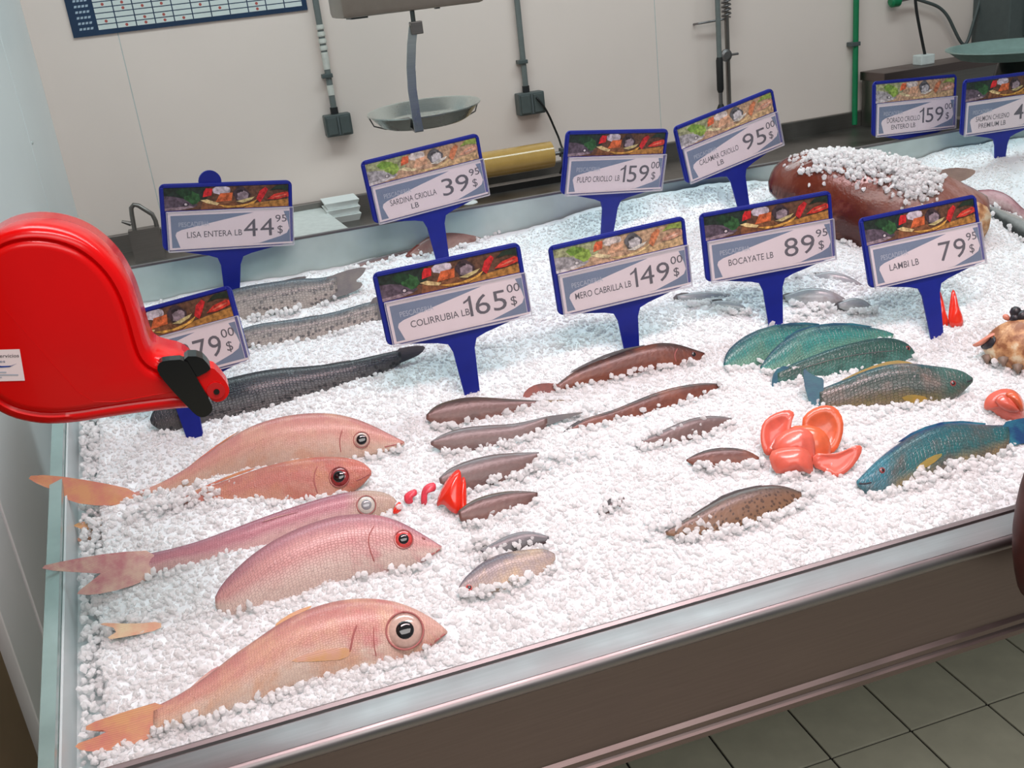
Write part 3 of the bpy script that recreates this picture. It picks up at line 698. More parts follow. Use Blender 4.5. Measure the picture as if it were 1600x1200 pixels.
MB().box((fx0 - .03, 3.048, ZW + .03), (fx1 + .045, 3.062, ZW + .05)).make('cutter_bar', MT['black'], wr)
MB().box((fx0 + .02, 2.83, ZW), (fx1 + .03, 2.90, ZW + .018), .003).make('heat_plate', MT['grey_dk'], wr)
tp_ = at_z(735, 322, ZW + .02)
tag(MB().lathe([(.02, 0), (.03, .006), (.034, .02), (.02, .034), (.004, .038)], (0, 0, 0), 12).make('paper_wad', MT['foam'], origin=(0, 0, 0)), 'crumpled white paper on the worktop next to the film wrapper', 'paper').location = (tp_[0], tp_[1], ZW)
kn_ = at_z(715, 326, ZW + .012); kr_ = root('knife', tuple(kn_), 'knife with a black handle on the worktop behind the SARDINA CRIOLLA sign', 'knife')
MB().tube([kn_ + np.array([-.07, 0, -.002]), kn_ + np.array([-.02, .003, 0]), kn_ + np.array([.05, .008, 0])], [.010, .012, .009], 10).make('handle', MT['black'], kr_, smooth='auto')
MB().box((kn_[0] - .22, kn_[1] - .004, kn_[2] - .011), (kn_[0] - .065, kn_[1] + .022, kn_[2] - .009)).make('blade', MT['chrome'], kr_)

# hanging scale
YS = 2.6; YA = YS - .152
hb = at_y(642, 12, YS); sc_ = root('hanging_scale', (hb[0], YS, at_y(660, 205, YS)[2]), 'grey hanging scale with a round steel pan below a curved arm', 'scale')
x0 = at_y(532, 18, YA)[0]; x1 = at_y(755, 0, YA)[0]; zb_ = at_y(640, 17, YA)[2]
MB().box((x0, YS - .17, zb_), (x1, YS + .02, zb_ + .26), .012).make('housing', simple('taupe_enamel', '8f8277', .4, var=.05), sc_, smooth='auto')
MB().tube([(.5 * (x0 + x1), YS, zb_ + .26), (.5 * (x0 + x1), YS, 3.1)], .012, 10).make('hanger', MT['steel_dark'], sc_)
MB().box((x0 + .04, YS - .04, zb_ - .006), (x0 + .08, YS + .04, zb_ + .001)).make('foot', MT['grey_dk'], sc_)
MB().box((x1 - .08, YS - .01, zb_ - .006), (x1 - .07, YS + .01, zb_ + .001)).make('foot', MT['grey_dk'], sc_)
MB().tube([at_y(643, 10, YA), at_y(646, 34, YA)], .0055, 8).make('hook', MT['grey_dk'], sc_)
a0 = at_y(650, 42, YA)
MB().box((a0[0] - .014, YA - .010, a0[2] - .016), (a0[0] + .014, YA + .010, a0[2] + .012), .002).make('clamp', MT['steel_dark'], sc_)
arm_px = [(646, 40), (643, 70), (642, 105), (644, 140), (650, 180), (655, 205)]
A = [at_y(x, y, YA) for x, y in arm_px]; arm = MB(); V = []
for p in A: V += [p + np.array([-.0105, -.002, 0]), p + np.array([.0105, -.002, 0]), p + np.array([.0105, .002, 0]), p + np.array([-.0105, .002, 0])]
F = [(0, 1, 2, 3), tuple(4 * (len(A) - 1) + k for k in (3, 2, 1, 0))]
for i in range(len(A) - 1):
    for k in range(4): F.append((4 * i + k, 4 * i + 4 + k, 4 * i + 4 + (k + 1) % 4, 4 * i + (k + 1) % 4))
arm.add(V, F); arm.make('arm', MT['chrome'], sc_)
e = A[-1]; pc = (at_y(575, 183, YS) + at_y(748, 163, YS)) / 2; pr_ = np.linalg.norm(at_y(575, 183, YS) - at_y(748, 163, YS)) / 2
hk = MB(); hk.prism([e + np.array([-.0105, 0, 0]), e + np.array([.0105, 0, 0]), e + np.array([.0105, .15, .016]), e + np.array([-.0105, .15, .016])], np.array([0, 0, -.002]), np.array([0, 0, .002]))
hk.make('arm_foot', MT['steel'], sc_)
pan = MB().lathe([(.004, -.028), (pr_ * .72, -.028), (pr_ * .80, -.022), (pr_ * .96, .004), (pr_, .006), (pr_, .009), (pr_ * .955, .007), (pr_ * .79, -.019), (pr_ * .71, -.025), (.004, -.025)], (0, 0, 0), 56).make('pan', MT['chrome'], sc_, smooth='auto', local=True)
pan.location = tuple(pc + np.array([0, .08, 0]) * 0 - OFF[sc_]); pan.rotation_euler = (R(2.5), R(-1.5), 0)
wire = MB()
for s in (-1, 1): wire.tube([pc + np.array([s * pr_ * .99, 0, .004]), pc + np.array([s * pr_ * .92, 0, -.02]), pc + np.array([s * pr_ * .72, 0, -.031]), pc + np.array([0, 0, -.031])], .0018, 6)
wire.make('pan_cradle', MT['steel_dark'], sc_)

# wall conduits, boxes, cable
def wall(px, py, d=.0): p = at_y(px, py, YW - .014); return np.array([p[0], YW - .014 - d, p[2]])
def conduit(pxa, pyb, bx, label, cat='outlet'):
    (xt, yt), (xb, yb_) = pxa, pyb; b = wall(xb, yb_, .014); x = b[0]
    r_ = root('wall_outlet', (wall(*bx[0])[0], YW - .014, wall(*bx[1])[2]), label, cat)
    p0, p1 = wall(*bx[0]), wall(*bx[1])
    MB().box((p0[0], YW - .060, p1[2]), (p1[0], YW - .014, p0[2]), .004).make('box', MT['grey_dk'], r_)
    xm = (p0[0] + p1[0]) / 2
    MB().box((xm - .002, YW - .063, p1[2] + .004), (xm + .002, YW - .059, p0[2] - .004)).make('hinge', MT['grey_pl'], r_)
    for s in (-1, 1):
        w_ = (p1[0] - p0[0]) / 2
        MB().box((xm + s * w_ * .5 - w_ * .36, YW - .064, p1[2] + .006), (xm + s * w_ * .5 + w_ * .36, YW - .0595, p0[2] - .006), .002).make('cover', MT['grey_dk'], r_)
    MB().tube([(x, YW - .030, p0[2] - .002), (x, YW - .030, p0[2] + .02)], .012, 10).make('gland', MT['rubber'], r_)
    MB().tube([(x, YW - .030, p0[2] + .01), (x, YW - .030, 3.1)], .0095, 10).make('conduit', MT['conduit'], r_, smooth='auto')
    return r_, x
c1, x = conduit((495, 0), (522, 178), ((503, 180), (549, 207)), 'grey wall outlet on a taped conduit, left of the hanging scale')
zt_ = wall(505, 62)[2]
for k in range(4): MB().lathe([(.0115, 0), (.0125, .004), (.0115, .014)], (x, YW - .030, zt_ - .03 + k * .02), 14).make('tape_wrap', MT['tape'], c1)
MB().lathe([(.0105, 0), (.0105, .05)], (x, YW - .030, wall(510, 108)[2]), 14).make('tape_wrap', MT['tape'], c1)
MB().lathe([(.0105, 0), (.0105, .03)], (x, YW - .030, wall(518, 148)[2]), 14).make('tape_wrap', MT['tape'], c1)
MB().box((x - .02, YW - .044, wall(510, 118)[2] - .006), (x + .012, YW - .014, wall(510, 118)[2] + .006), .002).make('pipe_clip', MT['grey_dk'], c1)
c2, x = conduit((806, 0), (820, 145), ((803, 146), (846, 174)), 'grey wall outlet with a black cord plugged in, above the film roll')
MB().box((x - .02, YW - .044, wall(815, 96)[2] - .006), (x + .012, YW - .014, wall(815, 96)[2] + .006), .002).make('pipe_clip', MT['grey_dk'], c2)
cp_ = [wall(830, 150, .052), wall(838, 160, .06), wall(850, 178, .05), wall(862, 200, .03), wall(869, 215, .03), wall(872, 232, .04)]
end = np.array([fx1 + .03, 3.14, ZW + .04]); cp_ += [np.array([cp_[-1][0], 3.2, fz - .01]), end]
tag(MB().tube(resample(smooth_poly(cp_, 2), 40), .0035, 8).make('power_cord', MT['rubber'], origin=cp_[0], smooth=True), 'thin black power cord hanging from the wall outlet to the film wrapper', 'cord')

# spray unit
sr = root('spray_unit', tuple(wall(1130, 175)), 'wall mounted rinse sprayer with a black grip and a spring riser', 'sprayer')
p = wall(1128, 90, .04); xr = p[0]; zlow = .99
MB().tube([(xr, p[1], zlow), (xr, p[1], 3.0)], .008, 10).make('riser', MT['steel_dark'], sr, smooth='auto')
spg = MB(); z0 = wall(1121, 28)[2]; pts = []
for k in range(26 * 8): t = k / 8; pts.append((xr + .015 * math.cos(t * 6.283), p[1] + .015 * math.sin(t * 6.283), z0 + t * .014))
spg.tube(pts, .0028, 6); spg.make('spring', MT['steel'], sr, smooth=True)
xh = wall(1106, 60, .07)[0]; yh = YW - .09
zg1 = wall(1108, 88)[2]; zg0 = wall(1110, 142)[2]; zn = wall(1111, 172)[2]
MB().tube([(xh, yh, zg1), (xh, yh, 3.0)], .0085, 10).make('hose', MT['conduit'], sr, smooth='auto')
MB().tube([(xh, yh, zg0), (xh, yh, zg0 + .01), (xh, yh, zg1 - .01), (xh, yh, zg1)], [.008, .0115, .0115, .009], 12).make('grip', MT['rubber'], sr, smooth='auto')
MB().tube([(xh, yh, zn + .02), (xh, yh, zg0)], .007, 10).make('neck', MT['steel'], sr)
MB().tube([(xh, yh, zn), (xh, yh, zn + .012), (xh, yh, zn + .026)], [.016, .014, .008], 14).make('nozzle', MT['rubber'], sr, smooth='auto')
zk = wall(1120, 85)[2]
MB().lathe([(.012, -.008), (.020, -.004), (.020, .004), (.012, .008)], (.5 * (xr + xh), yh, zk), 18, 'y').make('hook_ring', MT['steel'], sr)
MB().tube([(xr - .02, yh, zk), (xr + .02, yh, zk)], .004, 8).make('hook_pin', MT['steel'], sr)
bz = wall(1084, 38)
MB().tube([bz, bz + np.array([0, -.03, .002]), np.array([xr, p[1], wall(1120, 30)[2]])], .0035, 8).make('wall_bracket', MT['steel'], sr)
# green pipe
g0 = wall(1330, 190, .02); gp = root('green_pipe', (g0[0], YW - .014, 1.0), 'bright green pipe running down the rear wall', 'pipe')
MB().tube([(g0[0], YW - .034, .96), (g0[0], YW - .034, 3.1)], .010, 12).make('pipe', MT['green'], gp, smooth='auto')
zc = wall(1326, 69)[2]; MB().box((g0[0] - .024, YW - .047, zc - .007), (g0[0] + .012, YW - .014, zc + .007), .002).make('pipe_clip', MT['grey_dk'], gp)
# valve and hose
gv_ = wall(1390, 2, .03); vr = root('green_valve', tuple(gv_), 'green valve on the rear wall with a dark hose looping down from it', 'valve')
MB().lathe([(.012, -.02), (.02, -.014), (.02, .014), (.012, .02)], gv_, 18, 'x').make('valve_body', MT['green'], vr, smooth='auto')
MB().tube([gv_ + np.array([.02, 0, 0]), gv_ + np.array([.075, 0, .004])], .006, 10).make('fitting', MT['steel'], vr)
MB().tube([gv_, np.array([gv_[0], YW - .014, gv_[2]])], .009, 10).make('stub', MT['steel_dark'], vr)
hp = [gv_ + np.array([.07, 0, .004])] + [wall(x, y, .03) for x, y in ((1440, 4), (1458, 10), (1472, 24), (1482, 46), (1492, 66), (1499, 73), (1505, 60), (1512, 35), (1519, 12), (1524, -8), (1530, -40))]
MB().tube(resample(smooth_poly(hp, 2), 60), .0058, 8).make('hose', MT['grey_dk'], vr, smooth=True)
# right-hand cabinet, white socket with cable, scale, upper cabinet
ka = at_y(1347, 128, 3.25); kb = at_y(1502, 108, 3.15)
kr = root('steel_cabinet', (ka[0] + .2, 3.2, ZW), 'grey stainless cabinet behind the DORADO CRIOLLO sign', 'cabinet')
ztop = at_y(1400, 104, 3.25)[2]
MB().box((ka[0] + .01, 3.14, ZW + .0005), (kb[0] + .25, YW - .036, ztop - .03)).make('body', MT['steel_dark'], kr)
MB().box((ka[0], 3.125, ztop - .03), (kb[0] + .26, YW - .036, ztop), .003).make('top', MT['steel_panel'], kr)
s0 = at_y(1443, 100, 3.2); so = root('cable_socket', (s0[0], 3.2, ztop), 'white socket block with a black cable on top of the steel cabinet', 'socket')
MB().box((s0[0] - .028, 3.175, ztop), (s0[0] + .028, 3.225, ztop + .034), .004).make('block', MT['white_pl'], so)
cb_ = [np.array([s0[0] + .005, 3.2, ztop + .03])] + [at_y(x, y, 3.2) for x, y in ((1442, 70), (1436, 40), (1431, 12), (1429, -20))]
MB().tube(resample(smooth_poly(cb_, 2), 30), .0052, 8).make('cable', MT['rubber'], so, smooth=True)
pl = at_y(1502, 84, 2.75); prr = .21; cx_ = pl[0] + prr
ps = root('counter_scale', (cx_, 2.75, ZW), 'counter scale with a wide shallow steel pan at the upper right', 'scale')
MB().lathe([(.01, -.03), (prr * .72, -.03), (prr * .8, -.026), (prr * .97, .0), (prr, .001), (prr, .005), (prr * .96, .004), (prr * .78, -.022), (prr * .71, -.026), (.01, -.026)], (cx_, 2.75, pl[2] - .004), 64).make('pan', MT['chrome'], ps, smooth='auto').data.materials[0] = simple('greenish_steel_pan', 'a9c4bd', .3, Metallic=.45)
MB().lathe([(.12, 0), (.13, .02), (.10, .05), (.05, pl[2] - ZW - .04)], (cx_, 2.75, ZW), 32).make('stand', MT['black'], ps, smooth='auto')
MB().box((cx_ - .13, 2.64, ZW - .0005), (cx_ + .13, 2.86, ZW + .02), .004).make('base', MT['black'], ps)
ua = at_y(1545, 40, 3.2)
uc = root('upper_cabinet', (ua[0] + .3, 3.2, 1.3), 'dark cabinet on the rear wall in the upper right corner', 'cabinet')
zb2 = at_y(1570, 74, 3.1)[2]
MB().box((ua[0], 3.1, zb2), (ua[0] + .7, YW - .014, zb2 + .9), .004).make('body', MT['grey_dk'], uc)
MB().box((ua[0] + .06, 3.09, zb2 + .03), (ua[0] + .34, 3.1, zb2 + .87), .002).make('door', MT['grey_dk'], uc)
MB().box((ua[0] + .36, 3.09, zb2 + .03), (ua[0] + .64, 3.1, zb2 + .87), .002).make('door', MT['grey_dk'], uc)

# poster
pr = root('price_poster', tuple(wall(300, 40)), 'dark blue wall chart with white grid and red dots at the top edge', 'poster')
bl = wall(115, 58); br_ = wall(481, 17); x0, x1, z0 = bl[0], br_[0], (bl[2] + br_[2]) / 2
y_ = YW - .014; W_ = x1 - x0
MB().box((x0, y_ - .004, z0), (x1, y_, z0 + .62)).make('board', MT['navy'], pr)
cells = MB(); dots = MB(); rows = MB(); gx0 = x0 + W_ * .105; gw = (x1 - W_ * .02 - gx0) / 11; gz = z0 + .012; gh = .0150
rd = random.Random(3); dotset = {(0, 1), (1, 0), (2, 0), (2, 1), (3, 0), (3, 1), (4, 0), (0, 4), (1, 3), (1, 4), (2, 3), (3, 3), (5, 2), (6, 1), (8, 0), (8, 1), (8, 2)}
for r_ in range(39):
    for c_ in range(11):
        a, b = gx0 + c_ * gw, gz + r_ * gh
        cells.add([(a + .0016, y_ - .0043, b + .0013), (a + gw - .0016, y_ - .0043, b + .0013), (a + gw - .0016, y_ - .0043, b + gh - .0013), (a + .0016, y_ - .0043, b + gh - .0013)], [(0, 1, 2, 3)])
        if (c_, r_) in dotset or (r_ > 4 and rd.random() < .25): dots.lathe([(.0001, -.0001), (.0042, -.0001)], (a + gw / 2, y_ - .0045, b + gh / 2), 10, 'y', cap=False)
    a = x0 + W_ * .03; b = gz + r_ * gh + gh * .35
    for k in range(4): rows.add([(a + k * .010, y_ - .0043, b), (a + k * .010 + .007, y_ - .0043, b), (a + k * .010 + .009, y_ - .0043, b + .006), (a + k * .010 + .002, y_ - .0043, b + .006)], [(0, 1, 2, 3)])
cells.make('grid_cells', MT['cell'], pr); dots.make('dot_print', MT['dot'], pr); rows.make('row_print', MT['ink_pale'], pr)

# brown bag at the right edge, hung in front of the rim
bp_ = at_y(1584, 850, .80); bgx = bp_[0]
bag = root('brown_bag', (bgx + .09, .79, at_y(1600, 932, .8)[2]), 'dark reddish-brown rounded bag in front of the counter rim, cut off by the right edge', 'bag')
bm = bmesh.new(); bmesh.ops.create_cube(bm, size=1.); bmesh.ops.subdivide_edges(bm, edges=bm.edges[:], cuts=5, use_grid_fill=True)
zb3, zt3 = at_y(1600, 935, .8)[2], at_y(1600, 728, .8)[2]
for v in bm.verts:
    c3 = np.array(v.co) * 2; l = np.linalg.norm(c3); m = max(abs(c3)); c3 = c3 * (m / l) ** .55
    v.co = Vector((bgx + .094 + c3[0] * .094, .792 + c3[1] * .035, (zb3 + zt3) / 2 + c3[2] * (zt3 - zb3) / 2 * 1.12))
bm.verts.index_update()
mk('bag_body', [tuple(v.co) for v in bm.verts], [[v.index for v in f.verts] for f in bm.faces], MT['bag'], bag, smooth=True); bm.free()
MB().tube([(bgx + .07, .792, zt3 - .01), (bgx + .083, .792, zt3 + .05), (bgx + .098, .792, zt3 + .085), (bgx + .113, .792, zt3 + .05), (bgx + .126, .792, zt3 - .01)], .005, 8).make('strap', MT['bag'], bag, smooth=True)

# ------------------------------------------------------------------ fish
class Frame:
    """a tilted plane standing in the ice, facing the customer side; e0/e1 are two points where the ice line crosses it"""
    def __init__(s, e0, e1, sink=.012, lay=.25, lift=0.):
        a, b = ice(*e0), ice(*e1); s.a = a; d = nrm(b - a); mid = (a + b) / 2
        v = nrm(nrm(EYE - mid) + lay * NI); n_ = nrm(v - d * (v @ d)); s.n = n_
        s.p = mid - n_ * sink + NI * lift
    def pt(s, px, d=0.): return on(px[0], px[1], s.p, s.n) + s.n * d
def add_uv(o, un, um):
    me = o.data
    for nm, arr in (('uvn', un), ('uvm', um)):
        l = me.uv_layers.new(name=nm); vi = np.zeros(len(me.loops), int); me.loops.foreach_get('vertex_index', vi)
        l.data.foreach_set('uv', np.asarray(arr, np.float32)[vi].ravel())
SEG = 22
class Fish:
    def __init__(s, name, label, mat, top, bot, e0, e1, thick=.42, sink=None, n=44, lay=.25, cat='fish', group=None, pile=60, lift=.005, cut=False):
        fr = Frame(e0, e1, 0., lay, lift); T = resample(smooth_poly(top, 2), n, 1); B = resample(smooth_poly(bot, 2), n, 1)
        T3 = np.array([fr.pt(p) for p in T]); B3 = np.array([fr.pt(p) for p in B])
        hm = np.max(np.linalg.norm(T3 - B3, axis=1)) / 2
        s.fr = Frame(e0, e1, 0. if sink is None else sink, lay, lift); fr = s.fr
        T3 = np.array([fr.pt(p) for p in T]); B3 = np.array([fr.pt(p) for p in B])
        C = (T3 + B3) / 2; A = (T3 - B3) / 2; ha = np.linalg.norm(A, axis=1)
        b = ha * thick
        for _ in range(3): b[1:-1] = (b[:-2] + 2 * b[1:-1] + b[2:]) / 4
        if sink is None: C = C - fr.n * (b * .6)[:, None]
        s.C, s.A, s.b, s.T, s.B = C, A, b, T, B
        s.off = .6 if sink is None else 0.
        base = C[np.argmin(C[:, 2])].copy(); s.root = root(name, tuple(C[n // 2]), label, cat, group)
        L = np.r_[0, np.cumsum(np.linalg.norm(np.diff(C, axis=0), axis=1))]
        V, un, um = [], [], []
        for i in range(n):
            for k in range(SEG):
                t = 2 * math.pi * k / SEG; cx, sx = math.cos(t), math.sin(t)
                V.append(C[i] + A[i] * cx + fr.n * (b[i] * math.copysign(abs(sx) ** .9, sx)))
                un.append((L[i] / L[-1], cx * .5 + .5)); um.append((L[i], ha[i] * t if t <= math.pi else ha[i] * (2 * math.pi - t)))
        F = [(i * SEG + k, i * SEG + (k + 1) % SEG, (i + 1) * SEG + (k + 1) % SEG, (i + 1) * SEG + k) for i in range(n - 1) for k in range(SEG)]
        F += [tuple(range(SEG))[::-1], tuple((n - 1) * SEG + k for k in range(SEG))]
        s.body = mk('body', V, F, FM[mat], s.root, smooth=True); add_uv(s.body, un, um)
        if cut: s.body.data.polygons[len(F) - 1].use_smooth = False
        # chunks heaped where the near flank sinks into the ice
        V = np.array(V).reshape(n, SEG, 3); hgt = (V - P0) @ NI
        cand = [V[i, k] for i in range(n) for k in range(1, SEG // 2) if -.004 < hgt[i, k] < .005]
        for p in random.choices(cand, k=pile) if cand else []:
            EXTRA.append((p + fr.n * random.uniform(.0, .006) + NI * random.uniform(-.003, .003) - ES * random.uniform(0, .008), random.uniform(.003, .0062)))
        for p in random.choices(list(T3), k=pile // 4):
            pass
    def surf(s, px, extra=0.):
        m = s.fr.pt(px); i = int(np.argmin(np.linalg.norm(s.C - m, axis=1)))
        t = ((m - s.C[i]) @ s.A[i]) / max(s.A[i] @ s.A[i], 1e-9); t = max(-.98, min(.98, t))
        return m + s.fr.n * (s.b[i] * ((1 - t * t) ** .45 - s.off) + extra)
    def eye(s, px, r, iris, rp=None, pupil='pupil', ppx=None):
        c = s.surf(px); sc = np.linalg.norm(c - EYE) / FOC; rr = r * sc
        up = nrm(s.A[len(s.A) // 4]); sd = np.cross(up, s.fr.n)
        def dome(cc, ra, hgt, base):
            v, f = [], []; m = 20
            for j, (q, h) in enumerate(((1.08, base), (1., .0), (.86, .45), (.6, .8), (.3, .96))):
                for k in range(m): t = 2 * math.pi * k / m; v.append(cc + (up * math.cos(t) + sd * math.sin(t)) * ra * q + s.fr.n * h * hgt)
            v.append(cc + s.fr.n * hgt)
            for j in range(4):
                for k in range(m): f.append((j * m + k, (j + 1) * m + k, (j + 1) * m + (k + 1) % m, j * m + (k + 1) % m))
            for k in range(m): f.append((4 * m + k, 5 * m, 4 * m + (k + 1) % m))
            return v, f
        v, f = dome(c - s.fr.n * rr * .08, rr, rr * .34, -1.6); e = mk('eye', v, f, MT[iris], s.root, smooth=True)
        v, f = dome((s.surf(ppx) if ppx else c) + s.fr.n * rr * .20, (rp or r * .5) * sc, rr * .12, -2.); mk('pupil', v, f, MT[pupil], e, smooth=True)
        ring = MB(); ring.tube([c + s.fr.n * rr * .02 + (up * math.cos(t) + sd * math.sin(t)) * rr * 1.04 for t in np.linspace(0, 2 * math.pi, 28)], rr * .06, 6); ring.make('eye_rim', MT['gill'], e, smooth=True)
    def line(s, name, pts, wpx, mat):
        q = resample(smooth_poly(pts, 2), 16); sc = np.linalg.norm(s.fr.p - EYE) / FOC
        MB().tube([s.surf(p, -.0003) for p in q], np.r_[.3, np.full(14, 1.), .3] * wpx * sc, 6).make(name, mat, s.root, smooth=True)
    def fin(s, name, pts, mat, d=0., thick=.0012, bulge=0., on_skin=False, it=1, rise=None):
        if name in ('dorsal_fin', 'rear_fin') and getattr(s, 'off', 0): d -= float(np.max(s.b)) * .5
        thin = name.endswith('_fin')
        if thin: thick *= .4
        p = smooth_poly(pts, it, True); c = p.mean(0); p = c + (p - c) * (1. + .06 * it); rings = [1., .66, .33]; V = []
        f0 = (lambda q, e: s.surf(q, e)) if on_skin else (lambda q, e: s.fr.pt(q, d + e + (rise[2] * min(1.15, max(0., (rise[0] - q[0]) / (rise[0] - rise[1]))) if rise else 0.)))
        nn = len(p)
        for side in (1, -1):
            for q in rings: V += [f0(c + (x - c) * q, side * thick * (1. if thin else 1.2 - q * .8) + bulge * (1 - q * q)) for x in p]
            V.append(f0(c, side * thick * 1.2 + bulge))
        F = []; hb_ = 3 * nn + 1
        for sidx, o_ in ((0, 0), (1, hb_)):
            for r_ in range(2):
                for k in range(nn):
                    q = (o_ + r_ * nn + k, o_ + r_ * nn + (k + 1) % nn, o_ + (r_ + 1) * nn + (k + 1) % nn, o_ + (r_ + 1) * nn + k); F.append(q if sidx == 0 else q[::-1])
            for k in range(nn):
                q = (o_ + 2 * nn + k, o_ + 2 * nn + (k + 1) % nn, o_ + 3 * nn); F.append(q if sidx == 0 else q[::-1])
        for k in range(nn): F.append((k, hb_ + k, hb_ + (k + 1) % nn, (k + 1) % nn))
        o = mk(name, V, F, NM[mat] if mat in NM else MT[mat], s.root, smooth=True)
        if thin: o.data.set_sharp_from_angle(angle=R(40))
        return o
GP = 'pink fish laid on the ice'; GM = 'small brown fish half buried in ice'; GL = 'grey mullets on the ice'; GT = 'blue-green fish on the ice'

# -- pink fish, nearest last
f = Fish('pink_fish', 'pink fish furthest back of its row, orange tail over the glass, below the black fish', 'pink',
  [(632, 690), (610, 678), (580, 662), (550, 650), (515, 643), (480, 643), (440, 648), (400, 660), (370, 675), (340, 695), (310, 717), (285, 735), (240, 760), (200, 772)],
  [(632, 695), (605, 706), (570, 714), (530, 720), (490, 726), (440, 730), (400, 735), (360, 745), (320, 755), (285, 766), (240, 778), (200, 784)], (590, 704), (280, 757), group=GP)
f.eye((565, 688), 12, 'iris_pale', 8); f.line('mouth', [(630, 693), (612, 696), (600, 699)], 1.2, MT['gill']); f.line('gill_cover', [(535, 672), (530, 690), (533, 708)], .9, MT['gill'])
f.fin('tail_fin', [(208, 766), (160, 757), (95, 750), (63, 754), (82, 766), (108, 774), (120, 788), (165, 792), (208, 784)], 'orange', thick=.0015, rise=(205, 85, .042))
f.fin('dorsal_fin', [(380, 668), (330, 700), (265, 752), (300, 722), (345, 688)], 'orange')
f = Fish('pink_fish', 'pink fish with a large dark red eye, second in its row from the back', 'pink4',
  [(580, 735), (570, 722), (545, 714), (510, 711), (470, 714), (430, 722), (390, 735), (350, 750), (310, 765), (270, 783), (225, 801)],
  [(580, 742), (565, 760), (540, 773), (500, 788), (450, 794), (400, 796), (360, 798), (320, 802), (270, 806), (225, 812)], (550, 770), (300, 778), group=GP)
f.eye((531, 746), 15, 'iris_dark', 9); f.line('mouth', [(579, 740), (565, 748), (556, 752)], 1.2, MT['gill']); f.line('gill_cover', [(497, 728), (490, 748), (497, 772)], 1., MT['gill'])
f.fin('tail_fin', [(228, 800), (180, 812), (120, 822), (146, 832), (128, 847), (150, 848), (185, 835), (228, 814)], 'yellow', thick=.0015, rise=(220, 120, .02))
f.fin('dorsal_fin', [(400, 730), (350, 748), (290, 772), (340, 748), (380, 733)], 'orange')
f = Fish('pink_fish', 'slim mauve-pink fish with a pale head and a clouded eye', 'pink3',
  [(622, 785), (616, 774), (598, 767), (572, 764), (545, 767), (510, 775), (470, 787), (430, 800), (395, 813), (350, 830), (310, 845), (275, 855), (245, 862), (222, 866)],
  [(622, 798), (605, 806), (570, 815), (530, 822), (480, 834), (440, 848), (400, 864), (370, 874), (330, 882), (290, 887), (255, 893), (222, 900)], (560, 806), (270, 886), group=GP)
f.eye((572, 790), 14, 'iris_cloud', 8, 'pupil_grey'); f.line('mouth', [(621, 790), (614, 797), (609, 803)], 1.4, MT['gill'])
f.fin('tail_fin', [(240, 861), (180, 868), (120, 882), (77, 895), (105, 900), (165, 897), (195, 897), (160, 914), (124, 930), (150, 932), (195, 920), (238, 900)], 'rose', thick=.0015, rise=(230, 90, .042))
f.fin('pectoral_fin', [(470, 800), (440, 806), (405, 818), (430, 808)], 'rose', on_skin=True)
f = Fish('pink_fish', 'plump rose-pink fish with a small red eye, its tail sunk in the ice', 'pink2',
  [(690, 853), (675, 843), (650, 826), (625, 812), (600, 803), (570, 799), (530, 801), (490, 812), (450, 828), (415, 848), (385, 870), (360, 895), (343, 915), (336, 932)],
  [(690, 858), (670, 874), (645, 886), (600, 895), (560, 907), (520, 920), (480, 935), (440, 948), (400, 960), (370, 966), (350, 962), (337, 950)], (650, 880), (380, 948), thick=.5, group=GP)
f.eye((630, 844), 14, 'iris_red', 8); f.line('mouth', [(689, 857), (676, 866), (664, 870)], 1.3, MT['gill']); f.line('gill_cover', [(585, 822), (572, 845), (585, 880)], 1., MT['gill'])
f.line('nostril', [(659, 840), (664, 843)], 1.4, MT['gill'])
f.fin('tail_fin', [(250, 972), (215, 976), (150, 974), (190, 984), (165, 1000), (205, 994), (250, 984)], 'pale', d=.004, thick=.001)
f = Fish('pink_fish', 'nearest pink fish, slender, with a very large pale eye and forked orange tail', 'pink1',
  [(699, 986), (692, 977), (672, 962), (650, 949), (620, 937), (590, 932), (560, 931), (525, 935), (490, 945), (455, 960), (425, 978), (395, 1000), (365, 1020), (335, 1045), (305, 1068), (270, 1090), (240, 1104)],
  [(699, 990), (680, 1005), (662, 1020), (640, 1034), (615, 1044), (585, 1052), (550, 1058), (510, 1064), (470, 1072), (440, 1083), (410, 1096), (380, 1106), (350, 1115), (320, 1123), (290, 1132), (260, 1140), (240, 1146)], (640, 1024), (320, 1114), thick=.46, group=GP, pile=140)
f.eye((632, 987), 27, 'iris_pale', 14); f.line('mouth', [(698, 988), (685, 998), (668, 1010), (655, 1018)], 1.6, MT['gill'])
f.line('gill_cover', [(558, 978), (552, 992), (549, 1010), (546, 1022)], 1.6, MT['gill']); f.line('gill_cover', [(584, 980), (583, 1005), (588, 1028)], .9, MT['gill'])
f.fin('tail_fin', [(255, 1096), (190, 1115), (137, 1133), (137, 1143), (175, 1140), (150, 1152), (118, 1163), (130, 1172), (170, 1173), (215, 1160), (258, 1140)], 'orange', thick=.0025)
f.fin('pectoral_fin', [(549, 1014), (505, 1017), (470, 1027), (455, 1036), (500, 1034), (540, 1031)], 'yellow', on_skin=True)
f.fin('dorsal_fin', [(492, 942), (460, 952), (432, 970), (430, 977), (460, 962)], 'yellow')
f.fin('rear_fin', [(345, 1036), (320, 1050), (290, 1078), (318, 1062)], 'rose')

